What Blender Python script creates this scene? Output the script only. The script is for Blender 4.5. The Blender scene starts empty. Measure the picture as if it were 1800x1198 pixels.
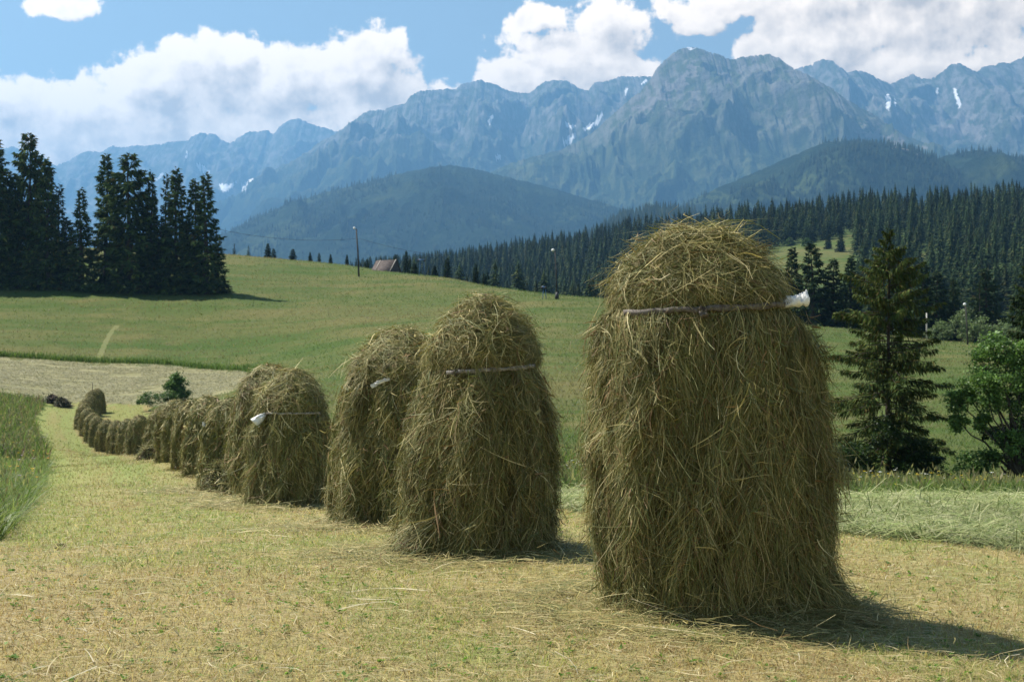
import bpy, math, random
import numpy as np

# ------------------------------------------------------------------ camera, sky, sun, exposure
F = 2473.0            # focal length in photo pixels (1800 wide)
HZ = 620.0            # photo row of the horizon
CAMH = 1.5
scene = bpy.context.scene
C = scene.collection
R = np.random.default_rng(11)
random.seed(11)

cam_d = bpy.data.cameras.new("camera")
cam_d.sensor_width = 36.0
cam_d.lens = 36.0 * F / 1800.0
cam_d.shift_y = (HZ - 599.0) / 1800.0
cam_d.clip_start = 0.1
cam_d.clip_end = 60000.0
cam_d.dof.use_dof = True
cam_d.dof.focus_distance = 8.6
cam_d.dof.aperture_fstop = 8.0
cam = bpy.data.objects.new("camera", cam_d)
cam.location = (0, 0, 0)
cam.rotation_euler = (math.radians(90), 0, 0)
C.objects.link(cam)
scene.camera = cam

SUN_EL = math.radians(54)
SUN_DIR = np.array([-0.905 * math.cos(SUN_EL), 0.425 * math.cos(SUN_EL), math.sin(SUN_EL)])
SUN_DIR /= np.linalg.norm(SUN_DIR)
sun_d = bpy.data.lights.new("sun", 'SUN')
sun_d.energy = 5.0
sun_d.angle = math.radians(0.5)
sun_d.color = (1.0, 0.95, 0.86)
sun = bpy.data.objects.new("sun", sun_d)
C.objects.link(sun)
from mathutils import Vector
sun.rotation_euler = Vector(tuple(SUN_DIR)).to_track_quat('Z', 'Y').to_euler()

vs = scene.view_settings
vs.view_transform = 'Standard'
vs.look = 'None'
vs.exposure = 0.95
vs.gamma = 1.0
vs.use_curve_mapping = False
scene.cycles.use_denoising = True
scene.cycles.denoiser = 'OPENIMAGEDENOISE'
scene.cycles.max_bounces = 5
scene.cycles.diffuse_bounces = 3
scene.cycles.glossy_bounces = 1
scene.cycles.transmission_bounces = 3
scene.cycles.volume_bounces = 0
scene.cycles.transparent_max_bounces = 4
scene.cycles.caustics_reflective = False
scene.cycles.caustics_refractive = False

# ---------------- node helpers
class NT:
    def __init__(s, tree):
        s.t = tree; s.n = tree.nodes; s.l = tree.links
    def new(s, typ, **kw):
        n = s.n.new(typ)
        for k, v in kw.items():
            setattr(n, k, v)
        return n
    def put(s, sock, v):
        if hasattr(v, 'is_linked') or isinstance(v, bpy.types.NodeSocket):
            s.l.new(v, sock)
        else:
            sock.default_value = v
    def math(s, op, a, b=0.0, c=None, clamp=False):
        n = s.new('ShaderNodeMath', operation=op, use_clamp=clamp)
        s.put(n.inputs[0], a); s.put(n.inputs[1], b)
        if c is not None: s.put(n.inputs[2], c)
        return n.outputs[0]
    def vmath(s, op, a, b=(0, 0, 0)):
        n = s.new('ShaderNodeVectorMath', operation=op)
        s.put(n.inputs[0], a); s.put(n.inputs[1], b)
        return n.outputs[0]
    def mix(s, f, a, b, blend='MIX'):
        n = s.new('ShaderNodeMix', data_type='RGBA', blend_type=blend)
        s.put(n.inputs[0], f)
        s.put(n.inputs[6], a if not isinstance(a, tuple) else (*a, 1.0)[:4])
        s.put(n.inputs[7], b if not isinstance(b, tuple) else (*b, 1.0)[:4])
        return n.outputs[2]
    def noise(s, vec, scale, detail=4.0, rough=0.55, color=False, dist=0.0):
        n = s.new('ShaderNodeTexNoise')
        if vec is not None: s.put(n.inputs['Vector'], vec)
        n.inputs['Scale'].default_value = scale
        n.inputs['Detail'].default_value = detail
        n.inputs['Roughness'].default_value = rough
        n.inputs['Distortion'].default_value = dist
        return n.outputs['Color' if color else 'Fac']
    def ramp(s, f, lo, hi, smooth=True):
        n = s.new('ShaderNodeMapRange')
        if smooth: n.interpolation_type = 'SMOOTHSTEP'
        s.put(n.inputs[0], f); n.inputs[1].default_value = lo; n.inputs[2].default_value = hi
        n.inputs[3].default_value = 0.0; n.inputs[4].default_value = 1.0
        return n.outputs[0]
    def comb(s, x, y, z):
        n = s.new('ShaderNodeCombineXYZ')
        s.put(n.inputs[0], x); s.put(n.inputs[1], y); s.put(n.inputs[2], z)
        return n.outputs[0]
    def sep(s, v):
        n = s.new('ShaderNodeSeparateXYZ'); s.put(n.inputs[0], v)
        return n.outputs
    def attr(s, name):
        return s.new('ShaderNodeAttribute', attribute_name=name)

# ---------------- world: Nishita sky with cumulus clouds by direction
world = bpy.data.worlds.new("World")
scene.world = world
world.use_nodes = True
W = NT(world.node_tree)
W.n.clear()
SKY_STRENGTH = 0.070
sky = W.new('ShaderNodeTexSky', sky_type='NISHITA')
sky.sun_disc = False
sky.sun_elevation = SUN_EL
sky.sun_rotation = math.atan2(SUN_DIR[0], SUN_DIR[1])
sky.altitude = 900.0
sky.air_density = 1.0
sky.dust_density = 0.6
sky.ozone_density = 1.6

def cloud_group():
    g = bpy.data.node_groups.new("cloud_density", 'ShaderNodeTree')
    g.interface.new_socket("Vector", in_out='INPUT', socket_type='NodeSocketVector')
    g.interface.new_socket("Density", in_out='OUTPUT', socket_type='NodeSocketFloat')
    G = NT(g)
    gi = G.new('NodeGroupInput'); go = G.new('NodeGroupOutput')
    v = gi.outputs[0]
    warp = G.noise(v, 9.0, 3.0, 0.5, color=True)
    wv = G.vmath('MULTIPLY', G.vmath('SUBTRACT', warp, (0.5, 0.5, 0.5)), (0.07, 0.05, 0.0))
    vv = G.vmath('ADD', v, wv)
    # (px, py, rx, ry) of the cloud masses, turned into azimuth / elevation
    blobs = [(470, 165, 240, 85), (615, 128, 118, 82), (400, 118, 95, 66), (500, 130, 110, 60), (150, 225, 260, 70),
             (300, 190, 130, 75), (20, 215, 190, 85), (350, 250, 380, 80), (120, 265, 260, 70), (620, 215, 160, 60), (130, 22, 78, 34), (690, 170, 70, 55),
             (1010, 100, 135, 84), (1050, 40, 95, 58), (930, 140, 140, 46), (1095, 128, 66, 46), (950, 35, 80, 34), (860, 165, 150, 44),
             (1480, 75, 260, 85), (1700, 60, 240, 110), (1330, 92, 95, 58), (1290, 12, 150, 34), (1560, -10, 320, 60),
             (1640, 140, 330, 60), (1950, 90, 220, 100), (-200, 180, 200, 80), (1240, 40, 60, 26)]
    d = None
    for (px, py, rx, ry) in blobs:
        a = math.atan((px - 900) / F); e = math.atan((HZ - py) / F)
        q = G.vmath('MULTIPLY', G.vmath('SUBTRACT', vv, (a, e, 0)), (F / rx, F / ry, 0.0))
        n = G.new('ShaderNodeVectorMath', operation='LENGTH'); G.put(n.inputs[0], q)
        f = G.math('SUBTRACT', 1.0, n.outputs['Value'])
        d = f if d is None else G.math('SMOOTH_MAX', d, f, 0.15)
    n1 = G.noise(v, 17.0, 9.0, 0.58)
    n2 = G.noise(v, 55.0, 7.0, 0.6)
    bil = G.math('ADD', G.math('MULTIPLY', G.math('SUBTRACT', n1, 0.5), 2.2), G.math('MULTIPLY', G.math('SUBTRACT', n2, 0.5), 1.35))
    d = G.math('ADD', d, bil)
    G.put(go.inputs[0], d)
    return g

tc = W.new('ShaderNodeTexCoord')
s_ = W.sep(tc.outputs['Generated'])
az = W.math('ARCTAN2', s_[0], s_[1])
el = W.math('ARCSINE', s_[2])
P = W.comb(az, el, 0.0)
cg = cloud_group()
def dens(vec):
    n = W.new('ShaderNodeGroup'); n.node_tree = cg
    W.put(n.inputs[0], vec); return n.outputs[0]
d0 = dens(P)
d1 = dens(W.vmath('ADD', P, (-0.011, 0.016, 0.0)))
d2 = dens(W.vmath('ADD', P, (-0.004, 0.005, 0.0)))
alpha = W.ramp(d0, 0.05, 0.30)
lit = W.math('ADD', 0.74, W.math('ADD', W.math('MULTIPLY', W.math('SUBTRACT', d0, d1), 0.85), W.math('MULTIPLY', W.math('SUBTRACT', d0, d2), 0.7)))
lit = W.math('SUBTRACT', lit, W.math('MULTIPLY', W.ramp(d0, 0.35, 1.2), 0.42), clamp=True)
lit = W.math('SUBTRACT', lit, W.math('MULTIPLY', W.math('MULTIPLY', W.ramp(W.noise(P, 20.0, 5.0, 0.6), 0.46, 0.64), W.ramp(d0, 0.25, 0.9)), 0.42), clamp=True)
CLOUD_W, CLOUD_D = (1.24, 1.00, 0.74), (0.52, 0.40, 0.28)
ccol = W.mix(lit, CLOUD_D, CLOUD_W)
skyc = W.vmath('MULTIPLY', sky.outputs[0], (SKY_STRENGTH * 1.34, SKY_STRENGTH * 1.12, SKY_STRENGTH * 0.86))
col = W.mix(alpha, skyc, ccol)
bg = W.new('ShaderNodeBackground'); W.put(bg.inputs['Color'], col); bg.inputs['Strength'].default_value = 1.0
wo = W.new('ShaderNodeOutputWorld'); W.l.new(bg.outputs[0], wo.inputs[0])

# ------------------------------------------------------------------ mesh helpers
def build(name, V, Q=None, T=None, mat=None, parent=None, smooth=False, col=None, attrs=None, loc=None):
    V = np.ascontiguousarray(V, dtype=np.float32).reshape(-1, 3)
    me = bpy.data.meshes.new(name)
    me.vertices.add(len(V)); me.vertices.foreach_set("co", V.ravel())
    idx = []; tot = []
    if Q is not None and len(Q):
        Q = np.asarray(Q, dtype=np.int32).reshape(-1, 4); idx.append(Q.ravel()); tot.append(np.full(len(Q), 4, np.int32))
    if T is not None and len(T):
        T = np.asarray(T, dtype=np.int32).reshape(-1, 3); idx.append(T.ravel()); tot.append(np.full(len(T), 3, np.int32))
    idx = np.concatenate(idx); tot = np.concatenate(tot)
    me.loops.add(len(idx)); me.loops.foreach_set("vertex_index", idx)
    me.polygons.add(len(tot))
    st = np.zeros(len(tot), np.int32); st[1:] = np.cumsum(tot)[:-1]
    me.polygons.foreach_set("loop_start", st); me.polygons.foreach_set("loop_total", tot)
    if smooth: me.polygons.foreach_set("use_smooth", np.ones(len(tot), bool))
    def add(nm, c):
        c = np.asarray(c, dtype=np.float32)
        if c.shape[1] == 3: c = np.hstack([c, np.ones((len(c), 1), np.float32)])
        a = me.attributes.new(nm, 'FLOAT_COLOR', 'POINT'); a.data.foreach_set("color", np.ascontiguousarray(c).ravel())
    if col is not None: add("tint", col)
    if attrs:
        for k, v in attrs.items(): add(k, v)
    me.update(calc_edges=True); me.validate()
    if mat: me.materials.append(mat)
    o = bpy.data.objects.new(name, me); C.objects.link(o)
    if parent: o.parent = parent
    if loc is not None: o.location = tuple(float(q) for q in loc)
    return o

def empty(name, loc, rz=0.0, sc=1.0):
    o = bpy.data.objects.new(name, None); C.objects.link(o)
    o.location = tuple(float(q) for q in loc); o.rotation_euler = (0, 0, rz); o.scale = (sc,) * 3 if not isinstance(sc, tuple) else sc
    o.empty_display_size = 0.3
    return o
def tag(o, label=None, cat=None, group=None, kind=None):
    if label: o["label"] = label
    if cat: o["category"] = cat
    if group: o["group"] = group
    if kind: o["kind"] = kind
    return o
def copy_tree(root):
    r = root.copy(); C.objects.link(r)
    for ch in list(root.children):
        c = ch.copy(); C.objects.link(c); c.parent = r
        for g in list(ch.children):
            d = g.copy(); C.objects.link(d); d.parent = c
    return r

class Acc:                       # collects pieces of one mesh
    def __init__(s): s.V = []; s.Q = []; s.T = []; s.C = []; s.n = 0
    def add(s, V, Q=None, T=None, col=None):
        V = np.asarray(V, float).reshape(-1, 3)
        if Q is not None and len(Q): s.Q.append(np.asarray(Q, int).reshape(-1, 4) + s.n)
        if T is not None and len(T): s.T.append(np.asarray(T, int).reshape(-1, 3) + s.n)
        c = np.asarray(col if col is not None else (1, 1, 1), float)
        if c.ndim == 1: c = np.tile(c, (len(V), 1))
        s.C.append(c); s.V.append(V); s.n += len(V)
    def arrays(s):
        return (np.vstack(s.V), np.vstack(s.Q) if s.Q else None, np.vstack(s.T) if s.T else None, np.vstack(s.C))
    def build(s, name, mat, parent=None, smooth=False, loc=None):
        V, Q, T, c = s.arrays()
        return build(name, V, Q, T, mat, parent, smooth, c, loc=loc)

def unit(v):
    return v / np.maximum(np.linalg.norm(v, axis=-1, keepdims=True), 1e-9)
def tube(pts, rad, n=6):
    pts = np.asarray(pts, float); rad = np.broadcast_to(np.asarray(rad, float), (len(pts),))
    t = unit(np.gradient(pts, axis=0))
    ref = np.array([0.0, 0, 1]) if abs(t[0][2]) < 0.9 else np.array([1.0, 0, 0])
    a = unit(np.cross(t, ref)); b = np.cross(t, a)
    an = np.linspace(0, 2 * math.pi, n, endpoint=False)
    V = pts[:, None] + rad[:, None, None] * (a[:, None] * np.cos(an)[None, :, None] + b[:, None] * np.sin(an)[None, :, None])
    V = V.reshape(-1, 3)
    Q = []
    for i in range(len(pts) - 1):
        for j in range(n):
            k = (j + 1) % n
            Q.append((i * n + j, i * n + k, (i + 1) * n + k, (i + 1) * n + j))
    T = []
    for base, flip in ((0, True), ((len(pts) - 1) * n, False)):
        for j in range(1, n - 1):
            T.append((base, base + j + 1, base + j) if flip else (base, base + j, base + j + 1))
    return V, np.array(Q), np.array(T)
def box(c, s, rz=0.0):
    V = np.array([[x, y, z] for x in (-.5, .5) for y in (-.5, .5) for z in (-.5, .5)]) * np.array(s)
    ca, sa = math.cos(rz), math.sin(rz)
    V = V @ np.array([[ca, sa, 0], [-sa, ca, 0], [0, 0, 1]]) + np.array(c)
    return V, [(0, 1, 3, 2), (4, 6, 7, 5), (0, 4, 5, 1), (2, 3, 7, 6), (0, 2, 6, 4), (1, 5, 7, 3)]

# ---------------- numpy gradient noise
def _h(ix, iy, seed):
    n = (ix.astype(np.int64) * 374761393 + iy.astype(np.int64) * 668265263 + seed * 974634777) & 0x7fffffff
    n = ((n ^ (n >> 13)) * 1274126177) & 0x7fffffff
    n = ((n ^ (n >> 16)) * 1911520717) & 0x7fffffff
    return (n ^ (n >> 15)) & 0xffff
def gnoise(x, y, seed=0):
    x = np.asarray(x, float); y = np.asarray(y, float)
    ix = np.floor(x); iy = np.floor(y); fx = x - ix; fy = y - iy
    def g(dx, dy):
        a = _h(ix + dx, iy + dy, seed) * (2 * math.pi / 65536)
        return np.cos(a) * (fx - dx) + np.sin(a) * (fy - dy)
    u = fx ** 3 * (fx * (fx * 6 - 15) + 10); v = fy ** 3 * (fy * (fy * 6 - 15) + 10)
    a = g(0, 0) * (1 - u) + g(1, 0) * u
    b = g(0, 1) * (1 - u) + g(1, 1) * u
    return (a * (1 - v) + b * v) * 1.5
def fbm(x, y, o=4, seed=0, gain=0.5):
    s = 0; a = 1.0; f = 1.0
    for i in range(o):
        s = s + a * gnoise(x * f, y * f, seed + i * 17); a *= gain; f *= 2.03
    return s
def ridged(x, y, o=5, seed=0, gain=0.5):
    s = 0; a = 1.0; f = 1.0; w = 1.0
    for i in range(o):
        n = 1 - np.abs(gnoise(x * f, y * f, seed + i * 31)); n = n * n
        s = s + a * n * w; w = np.clip(n * 1.2, 0, 1); a *= gain; f *= 2.07
    return s
def sstep(x, a, b):
    t = np.clip((x - a) / (b - a), 0, 1); return t * t * (3 - 2 * t)
def inpoly(x, y, poly):
    poly = np.asarray(poly, float); r = np.zeros(np.shape(x), bool)
    j = len(poly) - 1
    for i in range(len(poly)):
        xi, yi = poly[i]; xj, yj = poly[j]
        if yi != yj:
            c = ((yi > y) != (yj > y)) & (x < (xj - xi) * (y - yi) / (yj - yi) + xi)
            r ^= c
        j = i
    return r

# ------------------------------------------------------------------ the lie of the land
CP = []
for px in range(-1000, 3001, 500):
    for Y in (3.0, 6.0, 9.0):
        x_ = (px - 900) / F * Y; CP.append((px, HZ + (CAMH + 0.11 * min(max((x_ - 1.0) / 1.6, 0), 1.6)) * F / Y, Y))
def cz(px, z, Y): CP.append((px, HZ - z * F / Y, Y))
for a in [(830, -1.62, 11.6), (705, -1.86, 15.4), (505, -2.24, 20.6), (470, -2.30, 22.5), (400, -2.86, 28.7), (365, -3.12, 36), (312, -3.5, 44),
          (275, -4.0, 54), (240, -4.85, 66), (205, -5.6, 78), (178, -6.1, 87), (145, -5.7, 98), (165, -4.9, 113),
          (300, -1.72, 12.5), (100, -1.8, 13), (0, -2.0, 15)]: cz(*a)
CP += [(85, 707, 117), (190, 708, 119), (150, 670, 135), (150, 634, 150), (0, 628, 149), (0, 690, 119), (0, 755, 82), (0, 830, 45),
       (430, 653, 141), (430, 690, 108), (300, 643, 147), (300, 690, 122), (-400, 628, 150), (-400, 690, 115), (-400, 800, 50), (-400, 950, 14),
       (0, 508, 205), (200, 513, 205), (380, 517, 201), (-400, 500, 207), (150, 572, 174), (410, 580, 172), (410, 480, 240),
       (600, 640, 128), (600, 560, 172), (600, 500, 225), (600, 740, 70), (600, 808, 44), (600, 880, 25),
       (1000, 874, 18), (1000, 834, 30), (1000, 740, 60), (1000, 640, 100), (1000, 565, 150), (800, 600, 135), (800, 520, 205), (800, 700, 82),
       (1650, 955, 11.7), (1650, 880, 19), (1560, 845, 40), (1650, 770, 62), (1650, 685, 100), (1650, 625, 150), (1300, 840, 36), (1300, 715, 85), (1300, 612, 150),
       (1300, 880, 19), (1900, 850, 38), (2300, 850, 38), (2300, 700, 85), (2300, 960, 11.6)]
CREST = [(-400, 420, 315), (-200, 425, 310), (0, 432, 300), (200, 438, 295), (410, 446, 285), (500, 455, 275), (600, 467, 262), (700, 480, 250), (800, 493, 235),
         (900, 508, 222), (1000, 520, 210), (1100, 531, 203), (1250, 551, 197), (1420, 572, 192), (1500, 578, 190), (1600, 592, 186), (1700, 600, 182),
         (1800, 607, 178), (2100, 625, 170), (2500, 640, 165)]
CP += CREST
CP += [(-400, 465, 390), (0, 470, 370), (400, 490, 360), (700, 520, 320), (1000, 565, 270), (1300, 592, 250), (1600, 614, 235), (1800, 624, 225), (2300, 640, 220)]
CP += [(-400, 520, 470), (0, 525, 450), (400, 535, 440), (700, 562, 430), (1000, 590, 430), (1300, 560, 430), (1600, 520, 430), (1800, 505, 430), (2300, 500, 430)]
RIDGE = [(-400, 480, 1300), (0, 482, 1300), (400, 487, 1300), (700, 495, 1300), (800, 480, 1250), (900, 468, 1200), (1000, 448, 1100), (1100, 432, 1050),
         (1300, 413, 1000), (1500, 395, 950), (1700, 378, 900), (1800, 368, 880), (2100, 345, 860), (2500, 330, 850)]
CP += RIDGE
CP += [(1500, 462, 560), (1400, 468, 560), (1500, 413, 700), (1350, 438, 660), (1000, 515, 700), (1800, 440, 600), (2300, 430, 600), (700, 535, 800), (0, 520, 800)]
CP += [(px, 560, 1600) for px in range(-400, 2501, 400)]
cp = np.array(CP, float)
def _uv(px, Y): return np.stack([(px - 900) / 700.0, np.log(Y) * 1.25], -1)
_cu = _uv(cp[:, 0], cp[:, 2]); _cs = (HZ - cp[:, 1]) / F + CAMH / cp[:, 2]
def _phi(r2): return 0.5 * r2 * np.log(np.maximum(r2, 1e-12))
_n = len(cp)
_K = _phi(((_cu[:, None] - _cu[None]) ** 2).sum(-1)) + np.eye(_n) * 2e-3
_Pm = np.hstack([np.ones((_n, 1)), _cu])
_A = np.zeros((_n + 3, _n + 3)); _A[:_n, :_n] = _K; _A[:_n, _n:] = _Pm; _A[_n:, :_n] = _Pm.T
_w = np.linalg.solve(_A, np.concatenate([_cs, np.zeros(3)]))
def ground(X, Y):
    X = np.asarray(X, float); Y = np.asarray(Y, float); sh = np.broadcast(X, Y).shape
    X = np.broadcast_to(X, sh).ravel(); Yr = np.broadcast_to(Y, sh).ravel()
    Yc = np.clip(Yr, 3.0, 1650.0)
    px = np.clip(900 + F * X / np.maximum(Yr, 0.5), -1000, 2900)
    out = np.empty(len(X))
    for i in range(0, len(X), 60000):
        q = _uv(px[i:i + 60000], Yc[i:i + 60000])
        r2 = ((q[:, None] - _cu[None]) ** 2).sum(-1)
        s = _phi(r2) @ _w[:_n] + _w[_n] + q @ _w[_n + 1:]
        out[i:i + 60000] = s * Yc[i:i + 60000] - CAMH
    out += 0.018 * fbm(X * 1.3, Yr * 1.3, 3, 5) * sstep(Yr, 2, 6)
    out += 0.10 * fbm(X / 7, Yr / 7, 3, 9) * sstep(Yr, 14, 40)
    out += 0.5 * fbm(X / 45, Yr / 45, 2, 19) * sstep(Yr, 110, 220)
    return out.reshape(sh)
_YS = np.exp(np.linspace(math.log(3), math.log(1300), 1500))
def hit(px, py):
    """where the sight line through a photo pixel meets the land"""
    z = ground((px - 900) / F * _YS, _YS)
    g = HZ - z * F / _YS
    k = np.argmax(g <= py)
    if g[k] > py: k = int(np.argmin(g))
    Y = _YS[k]
    return np.array([(px - 900) / F * Y, Y, z[k]])
def at(px, Y):
    X = (px - 900) / F * Y
    return np.array([X, Y, float(ground(X, Y))])

# ------------------------------------------------------------------ materials
def mat(name):
    m = bpy.data.materials.new(name); m.use_nodes = True
    N = NT(m.node_tree); N.n.clear()
    return m, N
def finish(N, shader, disp=None):
    o = N.new('ShaderNodeOutputMaterial'); N.l.new(shader, o.inputs['Surface'])
def principled(N, color, rough=0.8, spec=0.2, normal=None):
    b = N.new('ShaderNodeBsdfPrincipled')
    N.put(b.inputs['Base Color'], color if not isinstance(color, tuple) else (*color, 1.0)[:4])
    N.put(b.inputs['Roughness'], rough); b.inputs['Specular IOR Level'].default_value = spec
    if normal is not None: N.l.new(normal, b.inputs['Normal'])
    return b.outputs[0]
def bump(N, h, strength, dist):
    b = N.new('ShaderNodeBump'); b.inputs['Strength'].default_value = strength; b.inputs['Distance'].default_value = dist
    N.l.new(h, b.inputs['Height']); return b.outputs[0]
def leafy(name, transl=0.3, rough=0.6, spec=0.2, tint=(1, 1, 1)):
    m, N = mat(name)
    a = N.attr("tint").outputs['Color']
    c = N.vmath('MULTIPLY', a, tint)
    p = principled(N, c, rough, spec)
    t = N.new('ShaderNodeBsdfTranslucent'); N.l.new(N.vmath('MULTIPLY', c, (1.05, 1.1, 0.8)), t.inputs[0])
    mx = N.new('ShaderNodeMixShader'); mx.inputs[0].default_value = transl
    N.l.new(p, mx.inputs[1]); N.l.new(t.outputs[0], mx.inputs[2])
    finish(N, mx.outputs[0]); return m
M_hay = leafy("dry_hay", 0.14, 0.6, 0.25)
M_straw = leafy("cut_straw", 0.2, 0.6, 0.2)
M_grass = leafy("grass_blades", 0.5, 0.5, 0.25)
M_needle = leafy("spruce_needles", 0.14, 0.8, 0.06)
M_leaf = leafy("broad_leaves", 0.35, 0.5, 0.3)
def simple(name, c1, c2, scale, rough=0.8, spec=0.2, bstr=0.4, bd=0.01, stretch=(1, 1, 1)):
    m, N = mat(name)
    tc = N.new('ShaderNodeTexCoord')
    v = N.vmath('MULTIPLY', tc.outputs['Object'], stretch)
    n = N.noise(v, scale, 6.0, 0.6)
    c = N.mix(N.ramp(n, 0.3, 0.7), c1, c2)
    finish(N, principled(N, c, rough, spec, bump(N, n, bstr, bd)))
    return m
M_core = simple("packed_hay_gap_shade", (0.030, 0.026, 0.012), (0.08, 0.07, 0.032), 22.0, 0.9, 0.1, 0.9, 0.03, (1, 1, 0.25))  # packed hay core, colour darkened to stand for shade in gaps between strands
M_bark = simple("grey_brown_bark", (0.035, 0.028, 0.022), (0.10, 0.085, 0.07), 9.0, 0.9, 0.15, 0.8, 0.02, (1, 1, 0.3))
M_strip = simple("weathered_strip", (0.075, 0.06, 0.05), (0.19, 0.165, 0.14), 30.0, 0.7, 0.25, 0.5, 0.004)
M_palestrip = simple("pale_strip", (0.20, 0.175, 0.15), (0.40, 0.37, 0.33), 30.0, 0.7, 0.25, 0.5, 0.004)
M_white = simple("white_film", (0.78, 0.77, 0.75), (0.86, 0.85, 0.83), 12.0, 0.45, 0.4, 0.4, 0.01)
M_pole = simple("grey_pole_wood", (0.035, 0.032, 0.03), (0.085, 0.078, 0.07), 5.0, 0.8, 0.2, 0.4, 0.01, (1, 1, 0.1))
M_palepole = simple("pale_pole", (0.42, 0.40, 0.36), (0.55, 0.53, 0.48), 5.0, 0.7, 0.2, 0.3, 0.01, (1, 1, 0.1))
M_lamp = simple("lamp_housing", (0.75, 0.76, 0.76), (0.85, 0.85, 0.85), 10.0, 0.4, 0.4, 0.1, 0.005)
M_blue = simple("blue_paint", (0.04, 0.12, 0.28), (0.06, 0.16, 0.34), 3.0, 0.45, 0.4, 0.1, 0.005)
M_wire = simple("dark_cable", (0.03, 0.03, 0.03), (0.05, 0.05, 0.05), 3.0, 0.6, 0.3, 0.1, 0.001)
M_roof = simple("old_shingles", (0.045, 0.036, 0.033), (0.12, 0.095, 0.085), 1.6, 0.85, 0.2, 0.8, 0.05, (1.0, 4.0, 4.0))
M_plank = simple("dark_planks", (0.05, 0.042, 0.04), (0.11, 0.09, 0.08), 2.5, 0.85, 0.15, 0.6, 0.02, (4, 4, 0.4))

# ground sheet material: zones come as masks
def ground_material():
    m, N = mat("field_ground")
    geo = N.new('ShaderNodeNewGeometry'); pos = geo.outputs['Position']
    z1 = N.attr("zone"); z2 = N.attr("zone_b")
    s1 = N.sep(z1.outputs['Vector']) if False else None
    sc = N.new('ShaderNodeSeparateColor'); N.l.new(z1.outputs['Color'], sc.inputs[0])
    sd = N.new('ShaderNodeSeparateColor'); N.l.new(z2.outputs['Color'], sd.inputs[0])
    stub, swath, farm = sc.outputs[0], sc.outputs[1], sc.outputs[2]
    trail, tall, forest = sd.outputs[0], sd.outputs[1], sd.outputs[2]
    big = N.noise(pos, 0.022, 4.0, 0.55); mid = N.noise(pos, 0.16, 5.0, 0.6); fine = N.noise(pos, 1.1, 8.0, 0.7); vf = N.noise(pos, 14.0, 6.0, 0.7)
    stretch = N.noise(N.vmath('MULTIPLY', pos, (0.02, 0.14, 0.14)), 1.0, 5.0, 0.62)
    edge = N.math('MULTIPLY', N.math('SUBTRACT', fine, 0.5), 0.5)
    def msk(a): return N.ramp(N.math('ADD', a, edge), 0.38, 0.62)
    # meadow
    g1 = N.mix(N.ramp(big, 0.38, 0.62), (0.074, 0.104, 0.027), (0.130, 0.124, 0.044))
    g1 = N.mix(N.ramp(stretch, 0.42, 0.66), g1, (0.056, 0.096, 0.020))
    g1 = N.mix(N.math('MULTIPLY', N.ramp(mid, 0.45, 0.75), 0.55), g1, (0.175, 0.145, 0.058))
    g1 = N.mix(N.math('MULTIPLY', N.ramp(fine, 0.4, 0.75), 0.6), g1, (0.075, 0.085, 0.028))
    # mown stubble
    s_a = N.mix(N.ramp(N.noise(pos, 0.55, 5.0, 0.6), 0.36, 0.66), (0.375, 0.300, 0.148), (0.285, 0.280, 0.105))
    s_a = N.mix(N.math('MULTIPLY', N.ramp(mid, 0.40, 0.62), 0.7), s_a, (0.235, 0.25, 0.072))
    xy = N.sep(pos)
    across = N.math('ADD', xy[0], N.math('MULTIPLY', xy[1], 0.33))
    lane = N.noise(N.comb(N.math('MULTIPLY', across, 0.75), N.math('MULTIPLY', xy[1], 0.05), 0.0), 1.0, 4.0, 0.6)
    s_a = N.mix(N.math('MULTIPLY', N.ramp(lane, 0.48, 0.55), 0.85), s_a, (0.24, 0.275, 0.090))
    s_a = N.mix(N.ramp(fine, 0.35, 0.75), s_a, (0.38, 0.30, 0.145))
    yy = N.sep(pos)[1]
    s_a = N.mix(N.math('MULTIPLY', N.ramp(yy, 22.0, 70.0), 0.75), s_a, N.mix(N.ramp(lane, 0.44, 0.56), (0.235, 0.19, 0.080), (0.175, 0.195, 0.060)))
    s_a = N.mix(N.math('MULTIPLY', N.ramp(z2.outputs['Alpha'], 0.35, 0.75), 0.75), s_a, (0.215, 0.265, 0.085))
    s_a = N.mix(N.math('MULTIPLY', N.ramp(vf, 0.42, 0.7), 0.6), s_a, (0.15, 0.11, 0.04))
    s_a = N.mix(N.math('MULTIPLY', z1.outputs['Alpha'], 0.85), s_a, (0.25, 0.27, 0.090))
    # green swath
    w_a = N.mix(N.ramp(fine, 0.35, 0.68), (0.19, 0.21, 0.08), (0.30, 0.30, 0.135))
    # far mown field, grey beige with drying hay
    row = N.noise(N.vmath('MULTIPLY', pos, (0.22, 0.9, 0.9)), 1.0, 6.0, 0.72)
    f_a = N.mix(N.ramp(row, 0.36, 0.60), (0.17, 0.165, 0.075), (0.27, 0.25, 0.135))
    f_a = N.mix(N.math('MULTIPLY', N.ramp(mid, 0.4, 0.7), 0.4), f_a, (0.24, 0.215, 0.11))
    t_a = N.mix(N.ramp(fine, 0.35, 0.7), (0.085, 0.13, 0.032), (0.15, 0.17, 0.05))
    c = N.mix(msk(tall), g1, t_a)
    c = N.mix(msk(farm), c, f_a)
    c = N.mix(msk(swath), c, w_a)
    c = N.mix(msk(stub), c, s_a)
    c = N.mix(N.math('MULTIPLY', msk(trail), 0.5), c, (0.22, 0.22, 0.10))
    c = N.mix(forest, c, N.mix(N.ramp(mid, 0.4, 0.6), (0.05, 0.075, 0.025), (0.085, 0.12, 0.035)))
    h = N.math('ADD', N.math('MULTIPLY', fine, 0.6), N.math('MULTIPLY', vf, 0.25))
    finish(N, principled(N, c, 0.95, 0.08, bump(N, h, 0.9, 0.12)))
    return m
M_ground = ground_material()

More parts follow.
